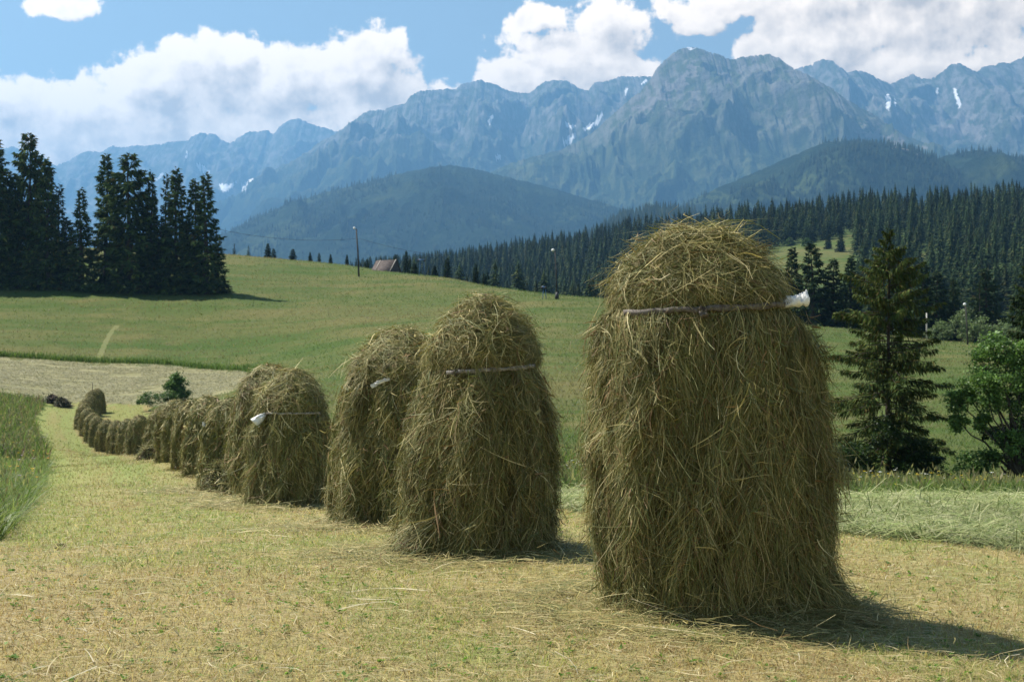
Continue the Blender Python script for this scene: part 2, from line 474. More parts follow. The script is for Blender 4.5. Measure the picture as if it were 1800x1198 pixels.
# ------------------------------------------------------------------ ground sheet
ROW = [(1.13, 8.28), (-0.28, 11.1), (-1.2, 15.05), (-3.22, 20.2), (-3.95, 22.6), (-5.8, 28.7), (-7.8, 36.0), (-9.1, 40.0), (-10.5, 44.5),
       (-13.6, 54.0), (-17.6, 66.0), (-21.9, 78.0), (-25.4, 86.0), (-27.6, 91.0)]
lb = [hit(px, py) for px, py in [(0, 952), (38, 906), (86, 832), (85, 800), (67, 762), (62, 736), (84, 709), (125, 706), (190, 709), (255, 713)]]
stub_poly = [(-40, -5), (-14, 6), (lb[0][0] - 2.2, lb[0][1] - 2.6)] + [(p[0], p[1]) for p in lb] + \
    [(-18.5, 84), (-16, 78), (-12.5, 66), (-9, 54), (-6.5, 44.5), (-3.8, 36), (-2.2, 28.7), (-0.9, 22), (0.6, 15.4), (2.1, 13.2), (3.5, 11.85), (4.4, 11.2), (8, 9.8), (30, 5), (40, -5)]
swath_poly = [(0.5, 15.6), (2.1, 13.2), (3.5, 11.85), (4.4, 11.2), (8, 9.8), (30, 5), (30, 14), (12, 18), (5.8, 19), (3, 19.2), (0.6, 19.3), (-0.2, 24), (-1.4, 30), (-2.2, 28.7), (-0.9, 22)]
farm_img = [(-400, 628), (0, 629), (100, 636), (200, 641), (300, 644), (430, 653), (452, 660), (430, 680), (370, 697), (340, 704), (262, 716), (190, 709), (125, 706), (84, 708), (0, 689), (-400, 682)]
farm_poly = [tuple(hit(a, b)[:2]) for a, b in farm_img]
trail_pts = np.array([hit(a, b)[:2] for a, b in [(170, 642), (178, 622), (186, 600), (197, 582), (205, 574)]])
tall_poly = [(p[0], p[1]) for p in lb[:8]][::-1] + [(lb[0][0] - 2.2, lb[0][1] - 2.6), (-14, 6), (-60, 6), (-90, 118), tuple(hit(0, 689)[:2])]
tall2_poly = [(0.6, 19.3), (3, 19.2), (5.8, 19), (12, 18), (30, 14), (40, 30), (14, 27), (6, 27), (0.6, 29), (-1, 30)]
clear_img = [[(1335, 452), (1355, 438), (1420, 428), (1500, 412), (1512, 420), (1490, 470), (1470, 500), (1330, 500)], [(1610, 448), (1640, 440), (1642, 462), (1612, 470)],
             [(1608, 372), (1632, 366), (1634, 392), (1612, 396)], [(1535, 400), (1570, 395), (1560, 408), (1535, 412)], [(1640, 455), (1662, 452), (1655, 466), (1640, 468)]]
clear_poly = [[tuple(hit(a, b)[:2]) for a, b in poly] for poly in clear_img]
def is_clear(x, y):
    r = np.zeros(np.shape(x), bool)
    for p in clear_poly: r |= inpoly(x, y, p)
    return r
def verge_dist(x, y):
    d = np.full(np.shape(x), 1e9)
    for a, b in zip(lb[:-3], lb[1:-2]):
        a = np.array(a[:2]); b = np.array(b[:2]); e = b - a; L = (e ** 2).sum(); k = np.clip(((x - a[0]) * e[0] + (y - a[1]) * e[1]) / L, 0, 1)
        d = np.minimum(d, np.hypot(x - a[0] - k * e[0], y - a[1] - k * e[1]))
    return d
def verge(x, y): return np.exp(-(verge_dist(x, y) / 1.7) ** 1.5)
def lanes(x, y):            # mowing bands that run along the uncut edge
    d = verge_dist(x, y) + .25 * fbm(x / 4, y / 9, 2, 311)
    return (0.5 + 0.5 * np.sin(2 * math.pi * d / 2.1 + 1.2)) * np.exp(-(d / 7.0) ** 3)
def make_ground():
    tin = np.linspace(-0.40, 0.40, 620)
    tout = 0.40 + 0.9 * (np.linspace(0, 1, 46)[1:] ** 1.5)
    t = np.concatenate([-tout[::-1], tin, tout])
    Y = np.exp(np.linspace(math.log(1.2), math.log(1650), 820))
    Yg, tg = np.meshgrid(Y, t, indexing='ij')
    X = tg * Yg
    Z = ground(X, Yg)
    x = X.ravel(); y = Yg.ravel()
    jx = x + 0.35 * fbm(x / 1.5, y / 1.5, 2, 71) * np.clip(y / 30, .3, 3); jy = y + 0.6 * fbm(x / 2.2, y / 2.2, 2, 72) * np.clip(y / 30, .3, 3)
    st = inpoly(jx, jy, stub_poly); sw = inpoly(jx, jy, swath_poly) & ~st
    fm = inpoly(jx, jy, farm_poly) & ~st
    ta = (inpoly(jx, jy, tall_poly) | inpoly(jx, jy, tall2_poly)) & ~st & ~fm
    tr = np.zeros(len(x), bool)
    for a, b in zip(trail_pts[:-1], trail_pts[1:]):
        d = b - a; L = (d ** 2).sum(); k = np.clip(((x - a[0]) * d[0] + (y - a[1]) * d[1]) / L, 0, 1)
        tr |= np.hypot(x - a[0] - k * d[0], y - a[1] - k * d[1]) < 0.30
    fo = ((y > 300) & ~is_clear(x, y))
    z1 = np.stack([st, sw, fm, verge(x, y)], 1).astype(float); z2 = np.stack([tr, ta, fo, lanes(x, y)], 1).astype(float)
    n, mcol = len(Y), len(t)
    i = np.arange((n - 1) * (mcol - 1)); r = i // (mcol - 1); c = i % (mcol - 1); a = r * mcol + c
    Q = np.stack([a, a + 1, a + mcol + 1, a + mcol], 1)
    o = build("ground", np.stack([x, y, Z.ravel()], 1), Q, None, M_ground, None, True, None, {"zone": z1, "zone_b": z2})
    tag(o, kind="structure")
    V = np.array([[-300, -300, -1.5], [300, -300, -1.5], [300, 1.2, -1.5], [-300, 1.2, -1.5]], float)
    o = build("ground", V, [(0, 1, 2, 3)], None, M_ground, None, False, None, {"zone": np.tile([1., 0, 0, 0], (4, 1)), "zone_b": np.zeros((4, 4))})
    tag(o, kind="structure")
make_ground()

# ------------------------------------------------------------------ mountains
def mountain_material(name, rock_lo, rock_hi, forest=(0.012, 0.024, 0.013), shrub=(0.026, 0.042, 0.018), rockc=(0.20, 0.185, 0.165), grassc=(0.060, 0.070, 0.028)):
    m, N = mat(name)
    geo = N.new('ShaderNodeNewGeometry'); pos = geo.outputs['Position']
    p = N.vmath('MULTIPLY', pos, (0.001, 0.001, 0.001))
    z = N.sep(pos)[2]
    n1 = N.noise(p, 3.0, 9.0, 0.62); n2 = N.noise(p, 11.0, 8.0, 0.65); n3 = N.noise(p, 45.0, 6.0, 0.7)
    streak = N.noise(N.vmath('MULTIPLY', p, (1.0, 0.25, 0.3)), 24.0, 7.0, 0.6)
    zz = N.math('ADD', z, N.math('MULTIPLY', N.math('SUBTRACT', n1, 0.5), 900.0))
    low = N.mix(N.ramp(n2, 0.52, 0.62), forest, shrub)
    low = N.mix(N.math('MULTIPLY', N.ramp(n1, 0.55, 0.64), 0.8), low, (0.044, 0.060, 0.022))
    midc = N.mix(N.ramp(streak, 0.49, 0.56), shrub, grassc)
    high = N.mix(N.ramp(N.math('ADD', N.math('MULTIPLY', streak, 0.6), N.math('MULTIPLY', n2, 0.4)), 0.44, 0.58), grassc, rockc)
    high = N.mix(N.math('MULTIPLY', N.ramp(n3, 0.45, 0.7), 0.5), high, (0.06, 0.058, 0.052))
    c = N.mix(N.ramp(zz, rock_lo * 0.62, rock_lo), low, midc)
    c = N.mix(N.ramp(zz, rock_lo, rock_hi), c, high)
    at_ = N.attr("tint"); sc = N.new('ShaderNodeSeparateColor'); N.l.new(at_.outputs['Color'], sc.inputs[0])
    c = N.mix(N.ramp(sc.outputs[1], 0.1, 0.9), c, N.mix(n3, (0.055, 0.080, 0.030), (0.085, 0.11, 0.045)))
    c = N.mix(N.ramp(sc.outputs[2], 0.3, 0.7), c, (0.20, 0.18, 0.16))
    c = N.mix(N.ramp(sc.outputs[0], 0.35, 0.65), c, (0.85, 0.86, 0.88))
    h = N.math('ADD', N.math('MULTIPLY', n3, 10.0), N.math('MULTIPLY', n2, 40.0))
    finish(N, principled(N, c, 0.95, 0.05, bump(N, h, 0.8, 1.0)))
    return m
SNOW = [[(338, 288), (350, 287), (372, 303), (360, 305)], [(385, 322), (398, 325), (417, 318), (412, 327), (398, 339), (388, 333)],
        [(424, 324), (445, 311), (446, 315), (436, 322), (430, 334), (424, 334)], [(268, 318), (288, 301), (284, 311), (272, 322)], [(327, 268), (331, 266), (330, 276), (326, 276)],
        [(986, 252), (998, 240), (1014, 235), (1010, 245), (994, 255)], [(1024, 226), (1042, 216), (1055, 200), (1062, 201), (1050, 219), (1030, 230)],
        [(988, 215), (1012, 222), (1006, 227), (994, 221)], [(857, 216), (864, 200), (868, 202), (861, 221)], [(1125, 147), (1136, 139), (1138, 144), (1128, 149)],
        [(1557, 166), (1562, 166), (1567, 178), (1563, 194), (1558, 190)], [(1572, 168), (1576, 184), (1572, 186)], [(1675, 155), (1680, 156), (1690, 188), (1685, 192)],
        [(1646, 152), (1650, 154), (1648, 165), (1645, 164)], [(1205, 83), (1224, 85), (1215, 89)], [(870, 274), (880, 273), (879, 281), (872, 281)], [(1098, 160), (1103, 152), (1104, 156), (1099, 172)]]
GREENS = [[(865, 395), (880, 365), (900, 355), (908, 372), (885, 392)], [(1470, 295), (1490, 275), (1505, 280), (1500, 305), (1480, 312)],
          [(1130, 362), (1170, 342), (1260, 335), (1330, 352), (1300, 365), (1200, 362)], [(1385, 320), (1440, 300), (1460, 325), (1420, 345)], [(1045, 350), (1090, 340), (1100, 360), (1060, 365)],
          [(960, 375), (1000, 365), (1020, 385), (985, 395)], [(1480, 318), (1540, 310), (1545, 330), (1490, 340)], [(1260, 350), (1400, 330), (1420, 350), (1290, 366)]]
SCREE = [[(1110, 195), (1135, 180), (1175, 150), (1240, 110), (1245, 116), (1190, 158), (1150, 190), (1120, 200)], [(1640, 225), (1700, 205), (1740, 235), (1720, 242), (1650, 238)],
         [(1500, 215), (1560, 240), (1620, 262), (1610, 266), (1540, 245)], [(1600, 215), (1660, 205), (1690, 190), (1695, 200), (1640, 222)]]
def mountain(Yr, sil, Lf, Lb, amp, wl, seed, material, cols=700, rows=220, base=-20.0, gam=1.15, warpY=0.0, rough=1.0):
    sil = np.array(sil, float)
    px = np.linspace(sil[0, 0], sil[-1, 0], cols)
    py = np.interp(px, sil[:, 0], sil[:, 1])
    py = py + rough * (1.7 * fbm(px / 22, px * 0, 3, seed + 3) + 3.2 * np.abs(fbm(px / 8, px * 0 + 3, 4, seed + 4, 0.62)) - 1.2)
    Yrow = Yr + warpY * fbm(px / 260, px * 0 + 7, 2, seed + 8)
    Xr = (px - 900) / F * Yrow
    zr = (HZ - py) / F * Yrow
    t = np.concatenate([-np.linspace(1, 0, 24, endpoint=False) ** 1.3, np.linspace(0, 1, rows) ** 1.25])
    T, I = np.meshgrid(t, np.arange(cols), indexing='ij')
    Yv = np.where(T < 0, Yrow[I] - T * Lb, Yrow[I] - T * Lf)
    Xv = Xr[I] * (1 + 0 * T)
    env = sstep(np.abs(T), 0.0, 0.20) * (1 - sstep(np.abs(T), 0.30, 0.85) * 0.72)
    wx = Xv + 0.35 * wl * fbm(Xv / wl, Yv / wl, 2, seed + 21)
    rd = ridged(wx / wl, Yv / (wl * 1.9), 6, seed, 0.52) - 0.95
    z = base + (zr[I] - base) * (1 - np.abs(T)) ** gam + amp * rd * env + amp * 0.25 * fbm(Xv / wl * 3, Yv / wl * 3, 4, seed + 40) * np.minimum(env + 0.05, 1)
    # nothing in front may stand above the ridge line
    lim = (HZ - (py[I] + 2.0)) / F * Yv
    z = np.where((T > 0.01), np.minimum(z, lim - 0.02 * (Yrow[I] - Yv)), np.where(T < -0.005, np.minimum(z, zr[I] - 0.12 * (Yv - Yrow[I])), z))
    V = np.stack([Xv.ravel(), Yv.ravel(), z.ravel()], 1)
    vpx = 900 + F * V[:, 0] / V[:, 1]; vpy = HZ - F * V[:, 2] / V[:, 1]
    qx = vpx + 1.6 * fbm(vpx / 5, vpy / 5, 2, 91); qy = vpy + 1.6 * fbm(vpx / 5, vpy / 5, 2, 92)
    front = (T.ravel() >= -0.001)
    m0 = np.zeros(len(V)); m1 = np.zeros(len(V)); m2 = np.zeros(len(V))
    for p in SNOW: m0[inpoly(qx, qy, p) & front] = 1
    gx = vpx + 24 * fbm(vpx / 26, vpy / 14, 4, 93); gy = vpy + 12 * fbm(vpx / 26, vpy / 14, 4, 94)
    for p in GREENS: m1[inpoly(gx, gy, p) & front & (fbm(vpx / 9, vpy / 6, 3, 96) > -.12)] = .55
    for p in SCREE: m2[inpoly(gx, gy, p) & front] = 0.75
    n, mc = T.shape
    i = np.arange((n - 1) * (mc - 1)); r = i // (mc - 1); c = i % (mc - 1); a = r * mc + c
    Q = np.stack([a, a + mc, a + mc + 1, a + 1], 1)
    o = build("mountain", V, Q, None, material, None, True, np.stack([m0, m1, m2], 1))
    tag(o, kind="structure")
    return lambda X, Y: None
MM_far = mountain_material("far_rock", 300, 900)
MM_main = mountain_material("alpine_slope", 1150, 1650)
MM_peak = mountain_material("peak_slope", 850, 1500, grassc=(0.075, 0.090, 0.036), shrub=(0.032, 0.050, 0.022))
MM_hill = mountain_material("wooded_slope", 3000, 4000)
# far range on the left
mountain(14000, [(-700, 330), (-300, 300), (-120, 270), (0, 262), (20, 258), (60, 270), (80, 278), (97, 291), (112, 286), (124, 283), (128, 277), (140, 271), (152, 266), (176, 268), (198, 256), (212, 260), (232, 256), (262, 256), (300, 251), (322, 247),
                 (330, 248), (340, 238), (352, 234), (376, 236), (392, 248), (404, 252), (420, 242), (440, 231), (470, 230), (481, 236), (492, 222), (510, 211), (524, 208), (545, 217), (560, 223), (578, 226), (592, 231), (640, 250), (720, 290), (800, 330)],
         5200, 2500, 200, 900, 3, MM_far, 760, 200, gam=1.25)
# right back ranges
mountain(10800, [(1560, 220), (1640, 175), (1700, 140), (1724, 122), (1735, 117), (1760, 110), (1775, 112), (1800, 100), (1850, 84), (1950, 60), (2300, 120), (2600, 260)], 3800, 1500, 170, 650, 5, MM_main, 420, 160, rough=1.3)
mountain(10700, [(1290, 200), (1360, 150), (1400, 121), (1420, 117), (1445, 104), (1462, 108), (1482, 122), (1490, 128), (1505, 124), (1530, 130), (1556, 146), (1566, 148), (1580, 141), (1605, 131), (1625, 138), (1634, 141),
                 (1655, 128), (1672, 114), (1684, 112), (1702, 118), (1730, 135), (1760, 150), (1800, 165), (1900, 200), (2200, 280)], 4000, 1500, 210, 620, 7, MM_main, 520, 240, warpY=600, rough=1.2)
# main long ridge
mountain(10900, [(240, 470), (330, 400), (395, 362), (450, 325), (488, 300), (494, 290), (510, 288), (560, 252), (600, 228), (638, 200), (650, 195), (675, 193), (690, 188), (712, 182), (722, 168), (740, 160), (770, 158), (800, 157), (812, 148), (845, 141),
                 (872, 150), (895, 160), (915, 164), (932, 163), (948, 150), (972, 141), (996, 143), (1015, 153), (1034, 160), (1045, 147), (1070, 141), (1092, 135), (1110, 134), (1140, 135), (1200, 150), (1320, 220)],
         4800, 1800, 220, 720, 12, MM_main, 900, 240, warpY=500)
# the highest peak and its long shoulders
mountain(7800, [(700, 420), (790, 350), (840, 318), (872, 298), (905, 285), (990, 262), (1040, 235), (1065, 212), (1100, 182), (1125, 162), (1142, 142), (1155, 120), (1180, 96), (1200, 84), (1222, 84), (1240, 90), (1268, 98), (1284, 105), (1300, 101),
                (1330, 98), (1352, 96), (1370, 103), (1392, 120), (1420, 132), (1460, 155), (1500, 182), (1545, 208), (1590, 238), (1650, 262), (1720, 282), (1800, 296), (1950, 330)],
         2300, 1500, 150, 560, 23, MM_peak, 1000, 260, gam=1.1, warpY=350)
hills = [(5600, [(200, 520), (300, 465), (390, 412), (480, 371), (560, 341), (640, 322), (720, 301), (790, 290), (830, 296), (870, 306), (920, 318), (980, 334), (1040, 352), (1100, 368), (1180, 392), (1300, 430)], 2000, 900, 80, 620, 33),
         (4600, [(1120, 400), (1250, 335), (1330, 302), (1400, 271), (1450, 250), (1500, 247), (1560, 261), (1640, 281), (1680, 270), (1720, 263), (1800, 279), (1900, 300), (2300, 330), (2700, 360)], 1700, 800, 110, 560, 41),
         (3000, [(1020, 425), (1090, 384), (1150, 369), (1200, 372), (1240, 381), (1320, 400), (1420, 425)], 700, 300, 20, 300, 51)]
for h in hills: mountain(*h, MM_hill, 420, 130, gam=1.0, rough=0.7)

# haze: the air between here and the mountains
def make_haze():
    m = bpy.data.materials.new("valley_air"); m.use_nodes = True
    N = NT(m.node_tree); N.n.clear()
    v = N.new('ShaderNodeVolumePrincipled')
    v.inputs['Color'].default_value = (0.24, 0.56, 1.0, 1)
    v.inputs['Density'].default_value = 9.5e-5
    v.inputs['Density Attribute'].default_value = ""
    v.inputs['Color Attribute'].default_value = ""
    v.inputs['Temperature Attribute'].default_value = ""
    v.inputs['Anisotropy'].default_value = 0.3
    o = N.new('ShaderNodeOutputMaterial'); N.l.new(v.outputs[0], o.inputs['Volume'])
    V, Q = box((0, 8000, 1170), (22000, 18000, 2560))
    ob = build("haze", V, Q, None, m)
    tag(ob, kind="stuff")
make_haze()

exec_marker = None
# ------------------------------------------------------------------ haystacks
PAL = np.array([0.99, 0.98, 0.97]) * np.minimum(1.42 * np.array([(0.100, 0.110, 0.032), (0.135, 0.135, 0.050), (0.20, 0.175, 0.065), (0.30, 0.25, 0.105), (0.42, 0.36, 0.19), (0.16, 0.10, 0.045)]), 0.62)
PALW = np.array([0.27, 0.29, 0.21, 0.12, 0.04, 0.07])
def hay_colors(n, rng, w=PALW):
    w = np.asarray(w) / np.sum(w)
    c = PAL[rng.choice(len(PAL), n, p=w)] * rng.uniform(0.75, 1.25, (n, 1))
    return c
def ribbons(Pts, N, width, col, rng, taper=True):
    """Pts (n,k,3) centre lines, N (n,k,3) facing; returns V,Q,C"""
    n, k, _ = Pts.shape
    T = unit(np.gradient(Pts, axis=1))
    B = unit(np.cross(T, N))
    w = np.broadcast_to(np.asarray(width, float).reshape(-1, 1), (n, k)).copy()
    if taper: w *= np.interp(np.linspace(0, 1, k), [0, 0.3, 1], [0.8, 1.0, 0.35])[None]
    A_ = Pts - B * w[..., None] * 0.5; B_ = Pts + B * w[..., None] * 0.5
    V = np.stack([A_, B_], 2).reshape(n, 2 * k, 3)
    base = (np.arange(n) * 2 * k)[:, None]
    j = np.arange(k - 1)[None] * 2
    Q = np.stack([base + j, base + j + 1, base + j + 3, base + j + 2], -1).reshape(-1, 4)
    return V.reshape(-1, 3), Q, np.repeat(col, 2 * k, axis=0)

class StackShape:
    def __init__(s, H, Rb, seed, zb=0.78, rc=0.78, rp=0.72, rs=0.84, lump=0.09, lean=(0, 0), flare=(0, 0.0), sq=1.0, tip=1.0, tuck=0.0):
        s.H, s.Rb, s.seed, s.zb, s.lump, s.lean, s.flare, s.sq = H, Rb, seed, zb, lump, lean, flare, sq
        ct = 1 - zb
        zs = [1.0, 1 - .025 * ct, 1 - .09 * ct, 1 - .22 * ct, 1 - .44 * ct, 1 - .70 * ct, 1 - .92 * ct, zb, zb - .025, zb - .09, zb - .2, .42, .28, .12, .03, 0.0]
        rr = [0.0, .14 * rc * tip, .29 * rc * tip, .49 * rc, .72 * rc, .92 * rc, 1.0 * rc, rp, (rp + rs) / 2 + .02, rs, (rs + 1.0) / 2 + .01, .98, 1.0, 1.0 - .5 * tuck, 1.02 - tuck, 1.05 - tuck]
        zs = np.array(zs); rr = np.array(rr)
        # arc length parameter
        d = np.hypot(np.diff(zs * H), np.diff(rr * Rb)); s.L = np.concatenate([[0], np.cumsum(d)]); s.zs = zs; s.rr = rr
        s.sb = np.interp(-zb, -zs, s.L)        # arc position of the tie
        s.Lt = s.L[-1]
    def P(s, th, a):
        a = np.clip(a, 0, s.Lt)
        z = np.interp(a, s.L, s.zs); r = np.interp(a, s.L, s.rr)
        cx, cy = np.cos(th), np.sin(th)
        e = sstep(a, 0.0, 0.35 * s.sb + 0.1)
        low = sstep(a, s.sb, s.sb + 0.35)
        u = th / (2 * math.pi)
        def ang(f, zf, sd):         # periodic in th by walking round a circle
            return gnoise(cx * f + 11.3 + zf * z * s.H, cy * f + 7.1 + sd, s.seed + sd)
        col_ = ang(1.9, 0.25, 1) * 1.0 + ang(3.2, 0.35, 2) * 0.55
        bl = ang(3.3, 2.6, 3) * 0.45 + ang(6.5, 4.8, 4) * 0.38 + ang(11.0, 7.0, 6) * 0.30
        m = 1 + e * (s.lump * (col_ * (0.35 + 0.9 * low) + bl * 0.75))
        fl = s.flare[1] * np.exp(-((np.angle(np.exp(1j * (th - s.flare[0])))) / 0.5) ** 2) * sstep(z, 0.16, 0.0)
        r = r * m + fl
        R_ = r * s.Rb
        zz = z * s.H * (1 + 0.0 * a) + 0.02 * s.H * gnoise(cx * 2.2 + 3, cy * 2.2, s.seed + 9) * (1 - sstep(a, 0, s.sb))
        return np.stack([R_ * cx + s.lean[0] * z, R_ * cy * s.sq + s.lean[1] * z, zz], -1)
    def N(s, th, a):
        e = 0.02
        dt = s.P(th + e, a) - s.P(th - e, a); da = s.P(th, np.minimum(a + .02, s.Lt)) - s.P(th, np.maximum(a - .02, 0))
        n = np.cross(da, dt); return unit(n)

def strands(S, n, a0, a1, wd, ln, rng, cap=False, fly=0.06, wts=PALW):
    # sample by area
    m = int(n * 2.2)
    a = rng.uniform(a0, a1, m); th = rng.uniform(0, 2 * math.pi, m)
    r = np.interp(a, S.L, S.rr) + 0.06
    keep = rng.uniform(0, 1.1, m) < r
    a = a[keep][:n]; th = th[keep][:n]; n = len(a)
    L = ln * rng.lognormal(0, 0.45, n)
    rloc = np.maximum(np.interp(a, S.L, S.rr) * S.Rb, 0.08)
    if cap:
        ang = rng.normal(0, 0.85, n)
    else:
        ang = rng.normal(0, 0.26, n) + 0.75 * gnoise(np.cos(th) * 4 + a * 1.2, np.sin(th) * 4 + 13, S.seed + 77)
        ang = np.where(rng.uniform(0, 1, n) < 0.10, rng.normal(0, 1.1, n), ang)
    k = 6 if n > 6000 else 5
    curl = rng.normal(0, 0.5, n); curl2 = rng.normal(0, 0.28, n)
    pts = []; nor = []
    aa = a - 0.35 * L * np.cos(ang); tt = th.copy()
    lift0 = rng.exponential(0.012, n) * (1.6 if cap else 1.0); lift1 = rng.normal(0, 0.030, n)
    lock = np.maximum(0, gnoise(np.cos(th) * 4.5 + 3 * a, np.sin(th) * 4.5 + 31, S.seed + 55) + 0.35 * gnoise(th * 14, a * 9, S.seed + 56) - 0.05)
    lift0 = lift0 + 0.11 * lock - 0.10 * rng.uniform(0, 1, n)
    press = np.clip(np.abs(a - S.sb) / 0.14, 0.12, 1.0)
    fl = rng.uniform(0, 1, n) < fly
    lift1 = np.where(fl, np.minimum(np.abs(rng.normal(0, 0.26, n)), .5) * L, lift1 + 0.05 * lock); lift2 = np.where(fl, rng.normal(0, 0.05, n), rng.normal(0, 0.02, n))
    for i in range(k):
        f = i / (k - 1)
        g = ang + curl * (f - 0.5) + curl2 * (4 * (f - .5) ** 2 - .4)
        if i:
            aa = aa + np.cos(g) * L / (k - 1); tt = tt + np.sin(g) * L / (k - 1) / rloc
        over = np.maximum(aa - S.Lt, 0)
        p = S.P(tt, aa); nn = S.N(tt, aa)
        under = np.maximum(-aa, 0)
        p = p + nn * ((lift0 + lift1 * f + lift2 * f * f + 0.010) * press)[:, None] + nn * over[:, None] * 0.9
        p[:, 2] = np.maximum(p[:, 2], 0.006 + 0.02 * rng.uniform(0, 1, n))
        pts.append(p); nor.append(nn)
    Pts = np.stack(pts, 1); N = np.stack(nor, 1)
    for _ in range(2): Pts[:, 1:-1] = 0.25 * Pts[:, :-2] + 0.5 * Pts[:, 1:-1] + 0.25 * Pts[:, 2:]
    N = unit(N + rng.normal(0, 0.45, (n, 1, 3)))
    c = hay_colors(n, rng, wts)
    # locks of hay share a tone
    patch = 1 + 0.38 * gnoise(np.cos(th) * 3 + a * 2.2 + 5, np.sin(th) * 3 + 9, S.seed + 5)
    c = c * patch[:, None]
    w = wd * rng.lognormal(-0.1, 0.45, n)
    return ribbons(Pts, N, w, c, rng)

def core(S, a0, a1, na, nt, inset):
    a = np.linspace(a0, a1, na); th = np.linspace(0, 2 * math.pi, nt, endpoint=False)
    A, TH = np.meshgrid(a, th, indexing='ij')
    V = S.P(TH, A) - S.N(TH, A) * inset
    V[..., 2] = np.maximum(V[..., 2], -0.05)
    V = V.reshape(-1, 3)
    i = np.arange((na - 1) * nt); r = i // nt; c = i % nt; c2 = (c + 1) % nt
    Q = np.stack([r * nt + c, (r + 1) * nt + c, (r + 1) * nt + c2, r * nt + c2], 1)
    return V, Q
M_hays = M_hay
def two_mats(o, m2, nq_first):
    o.data.materials.append(m2)
    mi = np.ones(len(o.data.polygons), np.int32); mi[:nq_first] = 0
    o.data.polygons.foreach_set("material_index", mi)
def haystack_parts(root, S, n, wd, ln, seed, spill=0.05, fly=0.06):
    rng = np.random.default_rng(seed)
    ncap = int(n * 0.27)
    big = n > 9000
    for nm, a0, a1, cnt, cap in (("hay_cap", 0.005, S.sb + 0.01, ncap, True), ("hay_skirt", S.sb - 0.03, S.Lt, n - ncap, False)):
        acc = Acc()
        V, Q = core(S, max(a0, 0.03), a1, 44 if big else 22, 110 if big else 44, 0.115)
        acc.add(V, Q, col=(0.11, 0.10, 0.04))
        nq = len(Q)
        w8 = (0.22, 0.25, 0.24, 0.18, 0.07, 0.04) if cap else PALW
        V, Q, c = strands(S, cnt, a0, a1 - (0.06 if cap else 0.05), wd, ln * (0.85 if cap else 1.0), rng, cap, fly if not cap else fly * 1.3, w8)
        acc.add(V, Q, col=c)
        # chaff: short broken bits of leaf and seed head
        V, Q, c = strands(S, int(cnt * 0.30), a0, a1 - 0.04, wd * 1.7, ln * 0.24, rng, True, 0.05, (0.25, 0.2, 0.2, 0.08, 0.02, 0.25))
        acc.add(V, Q, col=c)
        # long pale stalks lying loose on the outside
        V, Q, c = strands(S, int(cnt * 0.03), a0, a1 - 0.05, wd * 1.15, ln * 1.05, rng, True, 0.30, (0.05, 0.15, 0.2, 0.35, 0.2, 0.05))
        acc.add(V, Q, col=c)
        if not cap and spill > 0:      # hay fallen round the foot
            m = int(n * spill); th = rng.uniform(0, 6.283, m)
            rad = 1.0 + rng.exponential(0.11, m)
            ct = S.P(th, np.full(m, S.Lt)) * rad[:, None]; ct[:, 2] = rng.exponential(0.02, m) + 0.012 + np.maximum(0, 0.10 * (1.18 - rad))
            d = rng.normal(0, 1, (m, 3)); d[:, 2] *= 0.22; d = unit(d); LL = ln * rng.lognormal(-.2, .4, m)
            s = np.linspace(-.5, .5, 4)[None, :, None]
            P_ = ct[:, None] + d[:, None] * s * LL[:, None, None]; P_[:, :, 2] += 0.05 * (0.25 - s[..., 0] ** 2) * rng.uniform(0, 1.5, (m, 1)); P_[:, :, 2] = np.maximum(P_[:, :, 2], 0.005)
            V, Q, c = ribbons(P_, np.tile(np.array([0.1, -0.5, 0.86]), (m, 4, 1)), wd * rng.lognormal(0, .3, m), hay_colors(m, rng, (0.2, .25, .25, .2, .08, .05)), rng)
            acc.add(V, Q, col=c)
        o = acc.build(nm, M_core, root)
        two_mats(o, M_hay, nq)
def tie_strip(root, S, th0, th1, width, lift=0.02, slope=0.0, material=None, sag=0.0, bury=0.0):
    k = 60; th = np.linspace(th0, th1, k); a = np.full(k, S.sb) + slope * np.linspace(-.5, .5, k)
    p = S.P(th, a); n = S.N(th, a); n[:, 2] *= 0.2; n = unit(n)
    r0 = lift + 0.012 * gnoise(th * 6, th * 0, 3)
    p = p + n * r0[:, None]; p[:, 2] += 0.008 * gnoise(th * 5, th * 0 + 4, 8)
    wv = width * (0.75 + 0.35 * gnoise(th * 4 + 3, th * 0, 5))
    tw = 0.4 * gnoise(th * 7, th * 0 + 2, 6)
    up = np.stack([tw * n[:, 0], tw * n[:, 1], np.ones(k)], 1); up = unit(up)
    th_ = 0.004
    V = np.stack([p - up * wv[:, None] / 2 - n * th_, p + up * wv[:, None] / 2 - n * th_, p + up * wv[:, None] / 2 + n * th_, p - up * wv[:, None] / 2 + n * th_], 1).reshape(-1, 3)
    Q = []
    for i in range(k - 1):
        b = i * 4
        for j in range(4):
            Q.append((b + j, b + (j + 1) % 4, b + 4 + (j + 1) % 4, b + 4 + j))
    Q += [(3, 2, 1, 0), (4 * k - 4, 4 * k - 3, 4 * k - 2, 4 * k - 1)]
    return build("tie_strip", V, Q, None, material or M_strip, root, False)
